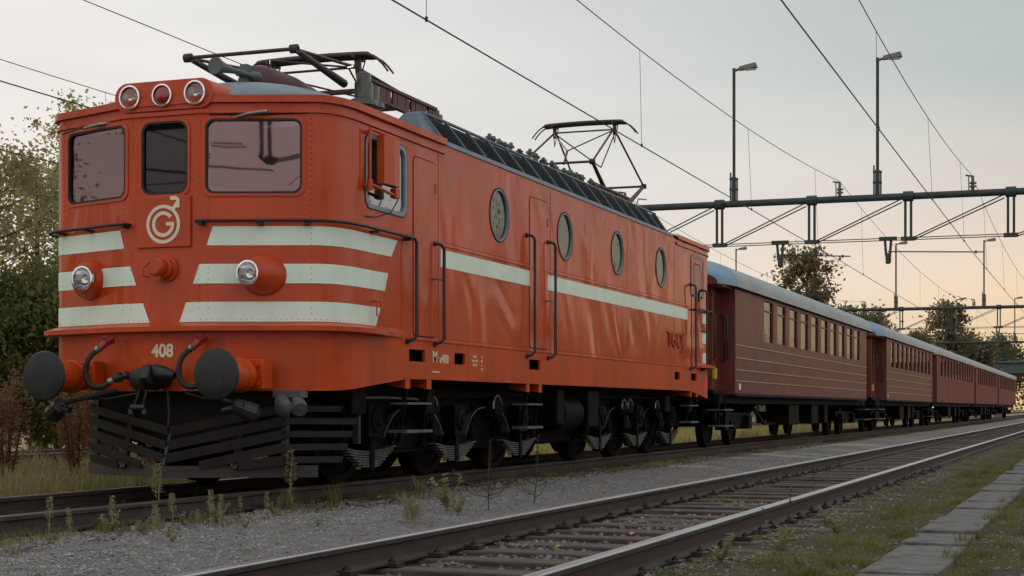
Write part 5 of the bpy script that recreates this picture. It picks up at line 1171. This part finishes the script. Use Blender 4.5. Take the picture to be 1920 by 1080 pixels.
def weed(kind, x, y, sc, lmat, label, group, name='weed', var=0):
    key = (kind, var, lmat)
    t = empty(name, (x, y, gz(x, y)-.005)); t.scale = (sc, sc, sc); t.rotation_euler = (random.uniform(-.08, .08), random.uniform(-.08, .08), random.uniform(0, 6.28)); tag(t, label, 'weed', group)
    if key not in WM:
        st, lf = weed_mesh(kind, var*7+3)
        a = lf.build('foliage', lmat, t, fix=False); b = None
        if st.v: b = st.build('stem', 'weed_dark' if kind in ('stalk', 'dock') else 'weed', t)
        WM[key] = (a, b)
    else:
        for o in WM[key]:
            if o: inst(o, o.name.split('.')[0], (0, 0, 0), t)
gl = 'pale weeds along the rail in front of the locomotive'
for i, (x, y, k, s, l) in enumerate([
    (1.30, -1.3, 'candle', 1.0, None), (1.05, -1.75, 'candle', .9, None), (1.60, -1.25, 'candle', .95, None), (1.28, -2.1, 'bush', .8, None), (1.16, -.35, 'candle', .85, None),
    (1.45, -.9, 'bush', .8, None), (1.95, -2.6, 'candle', .8, None), (1.5, -2.9, 'candle', .7, None), (1.35, .2, 'bush', .55, None), (1.75, -.65, 'candle', .7, None), (1.1, -2.6, 'candle', .95, None), (1.4, -1.9, 'bush', .5, None), (1.34, -1.22, 'bush', .6, None), (1.62, -1.15, 'candle', .6, None), (1.56, -1.4, 'candle', .5, None), (1.27, -1.45, 'candle', .55, None), (1.98, -2.45, 'bush', .45, None), (2.3, -2.9, 'bush', .4, None), (2.1, -1.6, 'bush', .35, None), (1.2, -.1, 'candle', .6, None), (1.5, .75, 'bush', .4, None), (2.6, -1.4, 'bush', .35, None)]):
    weed(k, x, y, s*.82, 'weed', 'pale yellow-green weed growing in the gravel by the rail before the locomotive', gl, var=i % 4)
weed('candle', 1.10, 1.0, 1.45, 'weed', 'tallest pale weed, standing before the snow plough', 'single weeds', var=1)
weed('candle', .45, -.2, 1.3, 'weed', 'leafy pale weed standing between the rails left of the plough', 'single weeds', var=2)
weed('grass', 1.35, 1.35, 1.3, 'grass', 'green grass tuft with long blades right of the plough', 'grass tufts by the rails', 'grass_tuft', 1)
weed('grass', 1.25, .6, 1.1, 'grass', 'low green grass tuft below the plough blade', 'grass tufts by the rails', 'grass_tuft', 2)
weed('grass', 3.05, -.7, 1.25, 'grass_dry', 'dry grass tuft by the near rail, left of the bushy weed', 'grass tufts by the rails', 'grass_tuft', 3)
weed('grass', 1.55, 2.9, 1.2, 'grass_dry', 'dry grass tuft below the leaf springs', 'grass tufts by the rails', 'grass_tuft', 1)
weed('bush', 2.75, .75, 1.15, 'weed', 'bushy yellow-green weed on the gravel strip in mid picture', 'single weeds', var=3)
weed('bush', 2.95, .5, .7, 'weed', 'small weed beside the bushy yellow-green weed', 'single weeds', var=1)
weed('stalk', 3.05, .95, 1.15, 'weed_dark', 'dark branching dead stalk on the gravel, left of the pair', 'dead stalks', var=0)
weed('stalk', 3.10, 2.0, 1.1, 'weed_dark', 'straight dead stalk on the gravel, right of the pair', 'dead stalks', var=1)
weed('stalk', 5.45, 3.4, .7, 'weed_dark', 'thin dead stalk beside the right rail', 'dead stalks', var=2)
weed('stalk', 6.05, -1.2, .65, 'weed_dark', 'small dead stalk on the right verge', 'dead stalks', var=1)
for i, (x, y, s) in enumerate([(6.15, -2.0, .8), (6.3, -.6, .7), (5.95, -2.8, .7), (6.5, -3.2, .55), (6.0, .8, .7)]): weed('bush', x, y, s, 'weed', 'small grey-green weed on the verge right of the near track', 'small verge weeds', var=i % 4)
k = 0
for x, y in [(-6.4, 5.6), (-6.8, 5.2), (-6.1, 5.3), (-7.1, 5.8), (-5.9, 6.0), (-6.6, 6.3), (-7.0, 6.5), (-6.2, 5.0), (-5.7, 5.5)]:
    weed('dock', x, y, random.uniform(1.1, 1.5), 'dock', 'rusty brown dock weed in the clump at the left edge', 'rusty weeds at the left edge', 'dock_weed', k % 4); k += 1
for x, y in [(-4.5, 6.6), (-4.9, 6.9), (-4.2, 7.1), (-5.2, 7.2), (-4.0, 6.4), (-4.6, 7.5), (-3.8, 7.3), (-5.0, 6.3), (-4.3, 5.9), (-3.6, 6.6), (-5.3, 6.7)]:
    weed('dock', x, y, random.uniform(1.1, 1.5), 'dock', 'rusty brown dock weed in the clump left of the plough', 'rusty weeds beside the plough', 'dock_weed', k % 4); k += 1
# a few fallen yellow leaves between the near rails
lm = None
for i, (x, y) in enumerate([(4.9, -1.0), (4.75, -2.2), (5.05, .6), (4.6, 1.5), (5.2, -2.9), (4.95, 2.4)]):
    mm = MB(); a = random.uniform(0, 6.28)
    mm.add([(0, -.035, 0), (.022, 0, .012), (0, .04, .0), (-.022, 0, .010)], [(0, 1, 2), (0, 2, 3)]); o = mm.build('fallen_leaf', 'fallen', fix=False); o.location = (x, y, -.135); o.rotation_euler = (.2, .1, a); tag(o, 'small yellow fallen leaf between the rails of the near track', 'leaf', 'fallen leaves on the near track')
